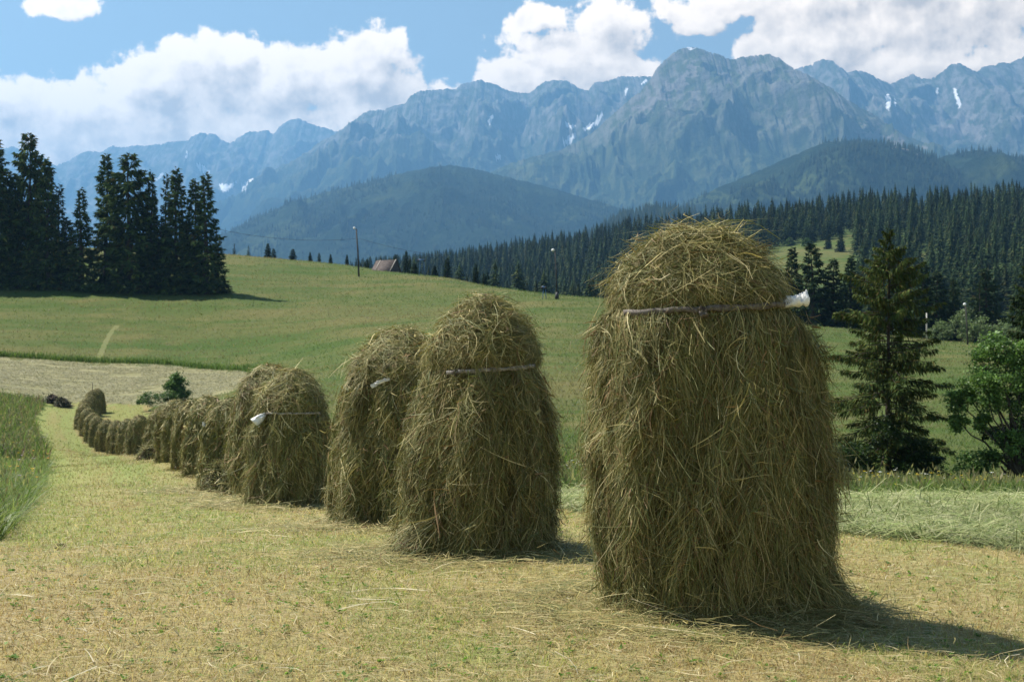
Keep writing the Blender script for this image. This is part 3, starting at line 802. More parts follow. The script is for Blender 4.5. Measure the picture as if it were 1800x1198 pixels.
def film_scrap(name, parent, pts, normal, seed, w=0.1, thick=0.012, material=None):
    """a crumpled, doubled-over piece of film: pts = centre line"""
    rng = np.random.default_rng(seed)
    pts = np.asarray(pts, float); k = 10
    s = np.linspace(0, 1, k); cl = np.stack([np.interp(s, np.linspace(0, 1, len(pts)), pts[:, i]) for i in range(3)], 1)
    t = unit(np.gradient(cl, axis=0)); b = unit(np.cross(t, np.asarray(normal, float))); nn = np.cross(b, t)
    w = np.interp(s, np.linspace(0, 1, len(w)), w) if np.ndim(w) else np.full(k, w)
    m = 7; uu = np.linspace(-.5, .5, m)
    top = cl[:, None] + b[:, None] * uu[None, :, None] * w[:, None, None] + nn[:, None] * (thick + 0.25 * w[:, None] * np.cos(uu * 3.0)[None] + 0.03 * rng.normal(0, .5, (k, m)))[..., None]
    bot = cl[:, None] + b[:, None] * uu[None, :, None] * w[:, None, None] * 0.9 - nn[:, None] * (thick + 0.12 * w[:, None] * np.cos(uu * 3.0)[None] + 0.022 * rng.normal(0, .5, (k, m)))[..., None]
    V = np.vstack([top.reshape(-1, 3), bot.reshape(-1, 3)]); o = k * m; Q = []
    for i in range(k - 1):
        for j in range(m - 1):
            a = i * m + j
            Q += [(a, a + 1, a + m + 1, a + m), (o + a, o + a + m, o + a + m + 1, o + a + 1)]
        Q += [(i * m, i * m + m, o + i * m + m, o + i * m), (i * m + m - 1, o + i * m + m - 1, o + i * m + 2 * m - 1, i * m + 2 * m - 1)]
    for j in range(m - 1):
        Q += [(j, o + j, o + j + 1, j + 1), ((k - 1) * m + j, (k - 1) * m + j + 1, o + (k - 1) * m + j + 1, o + (k - 1) * m + j)]
    return build(name, V, Q, None, material or M_white, parent, True)

GH = "haystacks standing in a row along the mown strip"
def gz(p): return (p[0], p[1], float(ground(p[0], p[1])) - 0.01)
def view_th(x, y): return math.atan2(-y, -x)          # side of a stack that looks at the camera
def near_stack(xy, H, Rb, seed, n, wd, ln, label, **kw):
    root = empty("haystack", gz(xy)); tag(root, label, "haystack", GH)
    fly = kw.pop('fly', 0.06); S = StackShape(H, Rb, seed, **kw)
    haystack_parts(root, S, n, wd, ln, seed + 100, 0.06, fly)
    return root, S
FRONT = -math.pi / 2
# 1: the nearest, largest stack
r1, S1 = near_stack((1.19, 8.28), 2.22, 0.665, 3, 112000, 0.0030, 0.17, "largest and nearest haystack, tied under its domed cap with a strip ending in white film",
                    zb=0.80, rc=0.765, rp=0.73, rs=0.90, lump=0.085, sq=0.74, tuck=0.13, flare=(-0.2, 0.30), lean=(-0.12, 0), fly=0.07)
ts = tie_strip(r1, S1, FRONT - 0.95, FRONT + 1.35, 0.042, 0.032, -0.10)
kp = S1.P(np.array([FRONT - 0.08]), np.array([S1.sb]))[0]
film_scrap("knot", ts, [kp + (0.0, -0.05, 0.0), kp + (0.02, -0.075, -0.05)], (0, -1, 0), 4, [0.03, 0.045, 0.05], 0.01, M_strip)
kp = S1.P(np.array([FRONT + 1.28]), np.array([S1.sb - 0.06]))[0]
film_scrap("film_end", ts, [kp + (-0.06, -0.05, -0.03), kp + (0.05, -0.06, 0.0), kp + (0.125, -0.05, 0.0)], (0.0, -0.6, 1), 5, [0.05, 0.085, 0.075], 0.014)
# 2
r2, S2 = near_stack((-0.28, 11.1), 2.02, 0.585, 8, 74000, 0.0037, 0.18, "second haystack from the camera, narrow capped, bound by a pale pole-like strip",
                    zb=0.725, rc=0.70, rp=0.66, rs=0.80, lump=0.10, sq=0.8, flare=(math.pi + 0.75, 0.30), lean=(0.07, 0))
ts = tie_strip(r2, S2, FRONT - 0.62, FRONT + 1.15, 0.040, 0.048, -0.09, M_palestrip)
kp = S2.P(np.array([FRONT - 0.45]), np.array([S2.sb]))[0]
film_scrap("knot", ts, [kp + (0.0, -0.04, 0.0), kp + (-0.05, -0.07, -0.03)], (0, -1, 0), 6, [0.03, 0.04, 0.05], 0.008, M_strip)
# 3
r3, S3 = near_stack((-1.19, 15.05), 2.08, 0.70, 15, 50000, 0.0049, 0.20, "third haystack, wide and lumpy, half hidden behind the second one",
                    zb=0.74, rc=0.80, rp=0.80, rs=0.92, lump=0.17, lean=(0.02, 0))
kp = S3.P(np.array([FRONT - 0.25]), np.array([S3.sb]))[0]
film_scrap("film_end", r3, [kp + (-0.13, -0.06, -0.03), kp + (-0.05, -0.06, 0.02), kp + (0.06, -0.05, 0.05)], (0, -1, 0.4), 7, [0.035, 0.045, 0.02], 0.006)
# 4
r4, S4 = near_stack((-3.20, 20.2), 1.97, 0.56, 22, 36000, 0.0062, 0.21, "fourth haystack with a round cap and a white film flag on its left shoulder",
                    zb=0.70, rc=0.84, rp=0.80, rs=0.90, lump=0.10, lean=(0.05, 0))
ts = tie_strip(r4, S4, FRONT - 0.75, FRONT + 1.1, 0.036, 0.055, 0.0, M_palestrip)
kp = S4.P(np.array([FRONT - 0.8]), np.array([S4.sb]))[0]
film_scrap("film_end", ts, [kp + (0.03, -0.05, 0.0), kp + (-0.03, -0.09, -0.05), kp + (-0.12, -0.10, -0.14)], (0.3, -1, 0.2), 9, [0.02, 0.10, 0.17], 0.008)
# 5
r5, S5 = near_stack((-3.98, 22.9), 2.15, 0.59, 29, 22000, 0.0085, 0.27, "fifth haystack, shaggy topped, rising just behind the round-capped stack with the white flag",
                    zb=0.72, rc=0.85, rp=0.83, rs=0.92, lump=0.15, lean=(0.03, 0))
# further stacks: three kinds, copied
PROT = []
for q, (H, Rb, sd, n, wd, kw) in enumerate([(2.04, 0.56, 36, 11000, 0.012, dict(zb=0.72, rc=0.84, rp=0.80, rs=0.92, lump=0.24)),
                                            (2.02, 0.52, 43, 9000, 0.014, dict(zb=0.70, rc=0.86, rp=0.80, rs=0.9, lump=0.25)),
                                            (1.98, 0.54, 57, 9000, 0.014, dict(zb=0.74, rc=0.82, rp=0.80, rs=0.94, lump=0.26))]):
    root = empty("haystack", (0, 0, 0))
    S = StackShape(H, Rb, sd, **kw); haystack_parts(root, S, n, wd, 0.28, sd + 100, 0.05, 0.05)
    PROT.append([root, False, S])
FARS = [(405, 28.7, 0, 0.3, 0.94, "sixth haystack in the row, with a small hay heap leaning at its left foot"),
        (366, 35.5, 1, 1.2, 1.0, "slim haystack carrying a tiny white film scrap, seventh in the row"),
        (340, 40.0, 2, 2.5, 1.02, "eighth haystack in the row, squeezed between the white-scrap stack and the next taller one"),
        (312, 44.5, 0, 3.9, 1.02, "ninth haystack in the row, broad shouldered, below the dark green bush"),
        (277, 54.0, 1, 0.9, 0.98, "tenth haystack in the row, a low clump of hay at its left foot"),
        (243, 65.0, 2, 5.1, 1.0, "eleventh haystack in the row, with a deeply shaded right side"),
        (226, 71.0, 1, 2.2, 0.94, "twelfth haystack in the row, thin, close against the deeply shaded one"),
        (206, 78.0, 0, 1.9, 0.92, "thirteenth haystack in the row, lone and short at the lowest point of the field"),
        (187, 84.0, 2, 0.2, 1.0, "fourteenth haystack, where the row begins to bend uphill"),
        (173, 89.0, 1, 3.3, 0.98, "fifteenth haystack, on the outer side of the bend in the row"),
        (163, 93.0, 0, 5.5, 1.02, "sixteenth haystack, just past the bend in the row"),
        (155, 97.0, 2, 4.0, 1.0, "seventeenth haystack, third up the far leg of the row"),
        (145, 101.0, 1, 1.0, 1.0, "eighteenth haystack, the one standing farthest to the left of the row"),
        (150, 104.5, 0, 2.9, 1.0, "nineteenth haystack, fourth from the far end of the row"),
        (157, 108.0, 1, 4.4, 1.0, "third haystack from the far end of the row"),
        (164, 111.0, 2, 0.6, 1.0, "last haystack but one, with a thin pole sticking out of its top"),
        (172, 113.5, 0, 2.0, 1.02, "last haystack at the far end of the curving row")]
far_roots = []
for (px, Y, k, rz, sc, lab) in FARS:
    pr = PROT[k]
    o = pr[0] if not pr[1] else copy_tree(pr[0])
    pr[1] = True
    p = at(px, Y); o.location = (p[0], p[1], p[2] - 0.02); o.rotation_euler = (random.uniform(-.06, .06), random.uniform(-.06, .06), rz); q_ = random.uniform(.9, 1.08); o.scale = (sc * q_, sc / q_, sc * random.uniform(0.95, 1.06))
    tag(o, lab, "haystack", GH); far_roots.append(o)
# details on single far stacks
o = far_roots[1]; S = PROT[1][2]
def local_front(o):  # angle in the stack's own frame that faces the camera
    return math.atan2(-o.location[1], -o.location[0]) - o.rotation_euler[2]
lf = local_front(o) - 0.4; kp = S.P(np.array([lf]), np.array([S.sb]))[0]; nn = S.N(np.array([lf]), np.array([S.sb]))[0]
film_scrap("film_end", o, [kp + nn * 0.05, kp + nn * 0.08 - np.array([0, 0, 0.12])], nn, 12, [0.05, 0.08, 0.06], 0.01)
V, Q, T = tube([(0, 0, 1.8), (0.01, 0, 2.35), (0.02, 0, 2.62)], [0.025, 0.022, 0.018]); build("pole", V, Q, T, M_pole, far_roots[15])

# small heaps of hay and weeds on the ground
def heap(name, px, Y, rad, h, n, wd, label, cat, seed, pal=None, group=None):
    rng = np.random.default_rng(seed); p = at(px, Y)
    na, nt = 10, 26; acc = Acc()
    th, f = np.meshgrid(np.linspace(0, 2 * math.pi, nt, endpoint=False), np.linspace(0, 1, na), indexing='xy')
    prof = np.cos(f * math.pi / 2) ** 0.8
    rr = rad * f * (1 + 0.28 * gnoise(np.cos(th) * 1.7 + seed, np.sin(th) * 1.7, seed))
    zz = h * prof * (1 + 0.35 * gnoise(np.cos(th) * 2 * f + seed, np.sin(th) * 2 * f, seed + 2))
    V = np.stack([rr * np.cos(th), rr * np.sin(th), zz - 0.02], -1).reshape(-1, 3)
    i = np.arange((na - 1) * nt); r = i // nt; c = i % nt; c2 = (c + 1) % nt
    Q = np.stack([r * nt + c, (r + 1) * nt + c, (r + 1) * nt + c2, r * nt + c2], 1)
    acc.add(V * np.array([1, 1, .9]), Q, col=(0.1, 0.09, 0.04))
    nq = len(Q)
    k = rng.integers(0, len(V), n); ct = V[k] * rng.uniform(0.9, 1.08, (n, 1)) + rng.normal(0, 0.05 * rad, (n, 3))
    d = unit(rng.normal(0, 1, (n, 3)) * np.array([1, 1, 0.5])); LL = rad * 0.6 * rng.lognormal(0, .4, n)
    s = np.linspace(-.5, .5, 4)[None, :, None]
    P_ = ct[:, None] + d[:, None] * s * LL[:, None, None]; P_[:, :, 2] += 0.2 * LL[:, None] * (0.25 - s[..., 0] ** 2); P_[:, :, 2] = np.maximum(P_[:, :, 2], 0.004)
    cc = hay_colors(n, rng) if pal is None else np.asarray(pal)[rng.integers(0, len(pal), n)] * rng.uniform(.7, 1.3, (n, 1))
    V2, Q2, c2_ = ribbons(P_, unit(rng.normal(0, .6, (n, 4, 3)) + np.array([0, -.5, .8])), wd * rng.lognormal(0, .3, n), cc, rng)
    acc.add(V2, Q2, col=c2_)
    o = acc.build(name, M_core, None, loc=(p[0], p[1], p[2])); two_mats(o, M_hay, nq)
    tag(o, label, cat, group); return o
heap("hay_heap", 482, 20.1, 0.34, 0.26, 1800, 0.008, "small heap of fallen hay at the foot of the fourth haystack", "hay heap", 61)
heap("hay_heap", 388, 28.2, 0.4, 0.55, 1500, 0.011, "waist-high heap of hay leaning against the sixth haystack", "hay heap", 62)
heap("hay_heap", 262, 53.2, 0.5, 0.5, 900, 0.016, "low clump of hay at the left foot of the tenth haystack", "hay heap", 63)
heap("weed_heap", 92, 117, 0.7, 0.5, 900, 0.05, "dark brown heap of withered weeds at the tall grass edge", "weed heap", 64, [(0.06, 0.04, 0.03), (0.09, 0.06, 0.045), (0.05, 0.05, 0.025)])
heap("weed_heap", 109, 116, 0.72, 0.55, 900, 0.05, "dark olive heap of weeds beside the brown one, far end of the path", "weed heap", 65, [(0.05, 0.055, 0.025), (0.08, 0.075, 0.03), (0.05, 0.04, 0.02)])
heap("hay_tuft", 108, 13.0, 0.07, 0.04, 160, 0.005, "tiny brown tuft of withered hay lying on the mown strip", "hay tuft", 66, [(0.10, 0.055, 0.03), (0.16, 0.10, 0.05)])
# ------------------------------------------------------------------ trees
NEED = np.array([(0.020, 0.038, 0.018), (0.030, 0.055, 0.022), (0.045, 0.075, 0.026), (0.065, 0.085, 0.030), (0.05, 0.045, 0.02)])
def cards(base, d, L, w, up, col, rng, bend=0.0):
    """pointed sprays: base (n,3), direction d, length L, width w -> V,Q,C"""
    d = unit(d); b = unit(np.cross(d, up) + rng.normal(0, 0.12, d.shape))
    n = len(base); L = np.asarray(L)[:, None]; w = np.asarray(w)[:, None]
    mid = base + d * L * 0.45; tip = base + d * L
    if bend: tip = tip - np.array([0, 0, 1.0]) * L * bend
    V = np.stack([base, mid + b * w * .5, tip, mid - b * w * .5], 1).reshape(-1, 3)
    Q = (np.arange(n) * 4)[:, None] + np.arange(4)[None]
    return V, Q, np.repeat(col, 4, axis=0)
def spruce_mesh(H, Rm, seed, nb, ncard, cl, cw, power=0.85, low=0.04, sparse=0.0, hang=0.6, needw=(.3, .32, .22, .1, .06), asym=None, trunk_r=0.017, profile=None, bright=1.0):
    rng = np.random.default_rng(seed)
    tr = Acc(); zz = np.linspace(0, H, 9)
    V, Q, T = tube(np.stack([0.012 * H * np.sin(zz * 3 / H + seed) * (zz / H), 0.010 * H * np.cos(zz * 2.3 / H + seed) * (zz / H) , zz - 0.15], 1), trunk_r * H * (1.03 - zz / H) + 0.006, 8)
    tr.add(V, Q, T)
    cr = Acc(); B = []; D = []; LL = []; WW = []; CC = []; UP = []
    hs = low + (0.985 - low) * (np.arange(nb) / nb) ** 1.0
    hs = hs + rng.normal(0, 0.006, nb)
    for i in range(nb):
        h = float(np.clip(hs[i], low, 0.985)); az = i * 2.39996 + rng.normal(0, .35)
        if rng.uniform() < sparse * (0.4 + 0.6 * math.sin(h * 9 + seed) ** 2): continue
        env = (1 - h) ** power if profile is None else np.interp(h, profile[0], profile[1])
        L = Rm * env * rng.uniform(0.62, 1.12) + 0.02 * H * (0.3 + rng.uniform() * .5)
        if asym is not None: L *= asym(az, h)
        z0 = h * H
        slope = (-0.30 + 0.75 * h + rng.normal(0, .09))
        s = np.linspace(0, 1, 7)
        rad = L * s
        zc = z0 + slope * L * s - 0.20 * L * s ** 2 * (1.25 - h) * 1.2 + 0.18 * L * np.maximum(s - .65, 0) * 1.5
        cz_, sz_ = math.cos(az), math.sin(az)
        ctr = np.stack([rad * cz_, rad * sz_, zc], 1)
        bv, bq, bt = tube(ctr, np.linspace(0.0035 * H * (1 - h) + .004, 0.003, 7), 4)
        tr.add(bv, bq, bt)
        m = max(4, int(ncard * (0.3 + 0.7 * L / Rm)))
        t = rng.uniform(0.06, 1.0, m) ** 0.8
        pos = np.stack([np.interp(t, s, ctr[:, k]) for k in range(3)], 1)
        side = rng.choice([-1, 1], m); ang = rng.uniform(0.35, 1.15, m) * side
        out = np.stack([np.cos(az + ang), np.sin(az + ang), rng.normal(-0.05, .22, m)], 1)
        hg = rng.uniform(0, 1, m) < hang
        out[hg] = out[hg] * 0.55 + np.stack([np.zeros(hg.sum()), np.zeros(hg.sum()), -rng.uniform(0.4, 1.1, hg.sum())], 1)
        lf = cl * (0.55 + 0.75 * rng.uniform(0, 1, m)) * (0.55 + 0.6 * (1 - t)) * (0.45 + 0.65 * min(1.0, L / Rm + .25))
        shift = out * (0.18 * L * (1 - t) * rng.uniform(0, 1, m))[:, None]
        B.append(pos + shift); D.append(out); LL.append(lf); WW.append(cw * rng.uniform(.6, 1.3, m) * (0.6 + .5 * min(1, L / Rm + .2)))
        c = bright * NEED[rng.choice(len(NEED), m, p=np.array(needw) / sum(needw))] * rng.uniform(.75, 1.25) * rng.uniform(.8, 1.2, (m, 1))
        CC.append(c); u = np.tile([0, 0, 1.0], (m, 1)) + rng.normal(0, .8, (m, 3)); UP.append(u)
    # leader
    m = max(10, ncard // 2); t = rng.uniform(0.86, 1.0, m); B.append(np.stack([0 * t, 0 * t, t * H], 1)); an = rng.uniform(0, 6.28, m)
    D.append(np.stack([np.cos(an), np.sin(an), 0.7 + 0 * an], 1)); LL.append(cl * .5 * (1.15 - t) / .25 + cl * .12); WW.append(np.full(m, cw * .6)); CC.append(NEED[rng.integers(0, 3, m)]); UP.append(rng.normal(0, 1, (m, 3)))
    V, Q, c = cards(np.vstack(B), np.vstack(D), np.concatenate(LL), np.concatenate(WW), np.vstack(UP), np.vstack(CC), rng, 0.12)
    cr.add(V, Q, col=c)
    return tr, cr
def spruce(name, loc, label, cat="tree", group=None, mats=(M_bark, M_needle), rz=0.0, **kw):
    tr, cr = spruce_mesh(**kw)
    root = empty(name, loc, rz); tag(root, label, cat, group)
    tr.build("trunk", mats[0], root, True); cr.build("crown", mats[1], root)
    return root

LEAFC = np.array([(0.045, 0.085, 0.022), (0.065, 0.12, 0.028), (0.10, 0.16, 0.040), (0.035, 0.065, 0.020)])
def broadleaf_mesh(H, Rx, seed, nl, leaf, lobes, cw=(.3, .35, .15, .2), stems=1, spread=0.5, pal=LEAFC, base_h=0.15, squash=1.0, openess=0.0):
    """limbs growing to lobes (x,y,z,r as fractions of R/H), leaves in clumps round their tips"""
    rng = np.random.default_rng(seed)
    tr = Acc(); cr = Acc(); B = []; CC = []
    roots = [(rng.normal(0, .05 * Rx), rng.normal(0, .05 * Rx)) for _ in range(stems)]
    for i, (lx, ly, lz, lr) in enumerate(lobes):
        r0 = roots[i % stems]
        p0 = np.array([r0[0], r0[1], -0.1]); pm = np.array([r0[0] + lx * Rx * .25, r0[1] + ly * Rx * .25, H * max(base_h, lz * .45)]); p1 = np.array([lx * Rx, ly * Rx, lz * H])
        s = np.linspace(0, 1, 7)[:, None]
        cv = (1 - s) ** 2 * p0 + 2 * s * (1 - s) * pm + s * s * p1 + rng.normal(0, .012 * H, (7, 3)) * (s > 0)
        V, Q, T = tube(cv, np.linspace(0.014 * H, 0.003 * H, 7), 6); tr.add(V, Q, T)
        nc = max(6, int(26 * lr * 2)); R_ = lr * Rx
        v = unit(rng.normal(0, 1, (nc, 3))) * (rng.uniform(0.25, 1, (nc, 1)) ** .5) * R_ * np.array([1, 1, .8 * squash])
        for q in range(nc):
            cpos = p1 + v[q]
            if q % 3 == 0:
                V, Q, T = tube([p1 * .7 + cv[4] * .3, (p1 + cpos) / 2 + rng.normal(0, .05 * R_, 3), cpos], [.003 * H, .002 * H, .001 * H], 4); tr.add(V, Q, T)
            m = max(5, int(nl / len(lobes) / nc * rng.uniform(.4, 1.6)))
            sig = R_ * 0.27 * rng.uniform(.7, 1.3)
            B.append(cpos + rng.normal(0, 1, (m, 3)) * sig * np.array([1, 1, .65]))
            CC.append(pal[rng.choice(len(pal), m, p=np.array(cw) / sum(cw))] * rng.uniform(.75, 1.3) * rng.uniform(.8, 1.2, (m, 1)))
    B = np.vstack(B); CC = np.vstack(CC); n = len(B)
    B[:, 2] = np.maximum(B[:, 2], 0.02 * H)
    d = unit(rng.normal(0, 1, (n, 3)) * np.array([1, 1, .6]) + np.array([0, 0, -.15])); L = leaf * rng.uniform(.6, 1.3, n)
    V, Q, c = cards(B, d, L, L * .62, rng.normal(0, .7, (n, 3)) + np.array([0, 0, 1.0]), CC, rng, .1)
    cr.add(V, Q, col=c); return tr, cr
def broadleaf(name, loc, label, cat, group=None, rz=0.0, **kw):
    tr, cr = broadleaf_mesh(**kw); root = empty(name, loc, rz); tag(root, label, cat, group)
    tr.build("limbs" if kw.get('stems', 1) > 1 else "trunk", M_bark, root, True); cr.build("crown", M_leaf, root); return root

# --- the tall spruce beside the right-hand meadow: open, drooping, dying top
pS = at(1562, 40.0)
HS = (845 - 398) / F * 40.0
prof = ([0, .05, .12, .22, .33, .42, .50, .58, .66, .74, .82, .88, .93, 1.0], [.80, .92, 1.0, .92, .98, .86, .80, .62, .66, .62, .45, .22, .13, .03])
spruce("spruce", pS, "tall open spruce with long drooping boughs standing alone right of the nearest haystack", rz=0.4,
       H=HS, Rm=2.0, seed=5, nb=215, ncard=250, cl=0.24, cw=0.034, low=0.06, sparse=0.42, hang=0.72, profile=prof, trunk_r=0.013,
       needw=(.10, .22, .28, .26, .14), bright=np.array([1.7, 1.5, 1.15]))
# young broadleaved growth round its foot
lob = [(math.cos(a) * r, math.sin(a) * r * .7, z, s) for a, r, z, s in [(0.3, .8, .35, .32), (1.4, .6, .5, .3), (2.6, .85, .4, .3), (3.6, .75, .45, .34), (4.7, .5, .6, .34), (5.5, .8, .45, .32), (0, .1, .75, .3), (3.1, .95, .25, .28), (4.2, .7, .25, .3), (5.0, .8, .22, .3), (5.9, .95, .25, .28)]]
broadleaf("bush", at(1556, 39.6), "dark leafy undergrowth wrapped round the foot of the lone spruce", "bush", H=2.2, Rx=1.35, seed=17, nl=9000, leaf=0.085, lobes=lob, stems=4,
          cw=(.35, .15, .05, .45), pal=LEAFC * 0.75)
# --- right edge: spruce cut by the frame and a broadleaved tree leaning out in front of it
pE = at(1818, 39.4)
spruce("spruce", pE, "dark spruce cut off by the right edge of the photo", rz=1.0, H=6.4, Rm=1.35, seed=9, nb=150, ncard=130, cl=0.24, cw=0.042, low=0.03, sparse=0.2, hang=0.6,
       profile=([0, .1, .3, .5, .7, .85, 1], [.9, 1, .95, .8, .6, .35, .04]))
lob = [(-.92, .1, .55, .24), (-.70, -.1, .68, .28), (-.35, .1, .90, .28), (-.50, .2, .80, .26), (-.55, -.2, .55, .24), (-.3, -.2, .68, .28), (-.98, 0, .42, .14), (-.80, .2, .60, .16), (-.15, 0, .78, .20), (-.82, -.1, .13, .22), (-.55, 0, .18, .20), (-.2, -.2, .3, .25), (.1, -.1, .5, .3), (-.62, 0, .42, .12), (.1, 0, .88, .25), (.2, 0, .2, .35)]
broadleaf("rowan_tree", at(1795, 38.3), "bright green broadleaved tree leaning left with bare limbs showing, before the right edge spruce", "tree", H=4.15, Rx=1.75, seed=23, nl=21000, leaf=0.085, lobes=lob, stems=2, cw=(.2, .45, .3, .05), base_h=.05, pal=LEAFC * 1.75)
# --- green bush between the row and the pale mown field
lob = [(0, 0, .72, .30), (.22, 0, .62, .30), (-.15, .1, .60, .28), (.1, -.1, .85, .22), (.25, 0, .35, .34), (-.05, 0, .3, .34)]
broadleaf("bush", hit(308, 711), "rounded dark green bush growing alone behind the row of haystacks", "bush", H=2.5, Rx=1.9, seed=31, nl=6500, leaf=0.15, lobes=lob, stems=4, pal=LEAFC * 1.5)
lob = [(-.8, 0, .5, .2), (-.55, 0, .7, .2), (-.3, 0, .6, .22), (-.05, -.1, .6, .22), (.2, -.1, .55, .2), (.45, -.1, .6, .2), (.75, 0, .45, .2), (-.65, -.2, .3, .2), (-.95, 0, .25, .12), (.95, 0, .3, .14)]
broadleaf("weed_patch", hit(292, 715), "low spreading patch of nettles and weeds at the foot of the dark green bush", "weeds", H=1.25, Rx=2.2, seed=33, nl=4200, leaf=0.13, lobes=lob, stems=6, cw=(.35, .4, .1, .15), pal=LEAFC * 1.4)

# --- left grove of tall spruces: five kinds of crown, each tree its own object
GROVE = [  # px, top row, base row, half width px, kind, label
    (-6, 243, 505, 36, 0, "tall spruce half cut off by the left edge of the photo"),
    (14, 300, 503, 26, 1, "shorter spruce in front of the tree cut by the left edge"),
    (50, 231, 503, 34, 2, "tallest spruce of the grove, near its left end"),
    (83, 277, 508, 30, 0, "spruce standing just right of the tallest one in the grove"),
    (104, 322, 506, 26, 3, "ragged spruce on the right shoulder of the left clump of the grove"),
    (143, 330, 511, 31, 4, "small pointed spruce alone in the gap of the grove"),
    (186, 271, 507, 30, 1, "slim tall spruce just right of the gap in the grove"),
    (228, 266, 514, 40, 2, "broad tall spruce in the middle of the right clump of the grove"),
    (266, 300, 514, 26, 4, "narrow spire showing right of the broad middle spruce"),
    (292, 302, 512, 20, 3, "thin see-through spruce with a sparse crown"),
    (310, 293, 515, 31, 0, "spruce with a regular pointed crown right of the see-through one"),
    (342, 314, 514, 25, 1, "round-topped slender spruce, second from the right end of the grove"),
    (362, 304, 517, 38, 4, "rightmost tall spruce of the grove, broad at its base"),
    (384, 418, 514, 20, 3, "low young spruce hugging the right end of the grove"),
    (-60, 260, 505, 40, 2, None), (118, 385, 503, 26, 1, "low spruce filling in left of the gap in the grove"),
    (208, 385, 508, 26, 0, "low spruce filling between the slim tall and the broad spruce"),
    (250, 335, 510, 28, 3, "dim spruce deep inside the right clump of the grove"),
    (282, 385, 514, 28, 2, "low dark spruce beneath the see-through one"),
    (328, 385, 516, 28, 0, "low dark spruce in front of the round-topped one"),
    (30, 330, 500, 30, 2, "dim spruce deep inside the left clump of the grove"),
    (66, 350, 507, 28, 4, "low spruce in front of the tallest one")]
KIND = [dict(H=20., Rm=2.55, seed=101, nb=125, ncard=52, cl=1.0, cw=0.27, power=.75, low=.02, sparse=.0, hang=.5, bright=np.array([1.9, 1.75, 1.3])),
        dict(H=20., Rm=2.35, seed=102, nb=115, ncard=50, cl=0.95, cw=0.27, power=.6, low=.03, sparse=.05, hang=.5, bright=np.array([1.8, 1.7, 1.25])),
        dict(H=20., Rm=2.6, seed=103, nb=125, ncard=52, cl=1.0, cw=0.27, low=.04, sparse=.08, hang=.45, bright=np.array([1.9, 1.75, 1.3]), profile=([0, .2, .5, .7, .82, .92, 1], [.9, 1, .85, .78, .55, .30, .05])),
        dict(H=20., Rm=2.4, seed=104, nb=90, ncard=40, cl=0.9, cw=0.25, power=.8, low=.05, sparse=.35, hang=.5),
        dict(H=20., Rm=2.7, seed=105, nb=120, ncard=50, cl=0.95, cw=0.27, power=1.05, low=.01, sparse=.03, hang=.5, bright=np.array([1.8, 1.7, 1.25]))]
protos = []
for kd in KIND:
    r = spruce("spruce", (0, 0, 0), "spruce", **kd); protos.append([r, False])
def use(protos, k):
    p = protos[k]
    o = p[0] if not p[1] else copy_tree(p[0]); p[1] = True; return o
rg = np.random.default_rng(5)
for (px, top, base, hw, k, lab) in GROVE:
    if lab is None: lab = "spruce of the grove standing outside the left edge"; 
    p = hit(px, base); p[1] += 0.0
    H = (base - top) / F * p[1]; Rr = 1.16 * hw / F * p[1]
    o = use(protos, k); o.location = (p[0], p[1], p[2] - .1); o.rotation_euler = (0, 0, rg.uniform(0, 6.28))
    o.scale = (Rr / 2.55, Rr / 2.55, H / 20.0)
    tag(o, lab, "tree", "spruces of the grove on the left")
# brambles at the foot of the grove
lobb = [(math.cos(a) * .7, math.sin(a) * .5, z, .3) for a, z in [(0, .5), (1, .6), (2, .5), (3, .45), (4, .55), (5, .5)]] + [(0, 0, .7, .35)]
for px, base, w, h, lab in [(165, 516, 1.9, 1.6, "light green bush at the foot of the grove, in the gap between its clumps"), (30, 508, 2.2, 1.8, "green bush under the left clump of the grove")]:
    p = hit(px, base); broadleaf("bush", p, lab, "bush", H=h, Rx=w, seed=int(px), nl=1400, leaf=.3, lobes=lobb, stems=4)

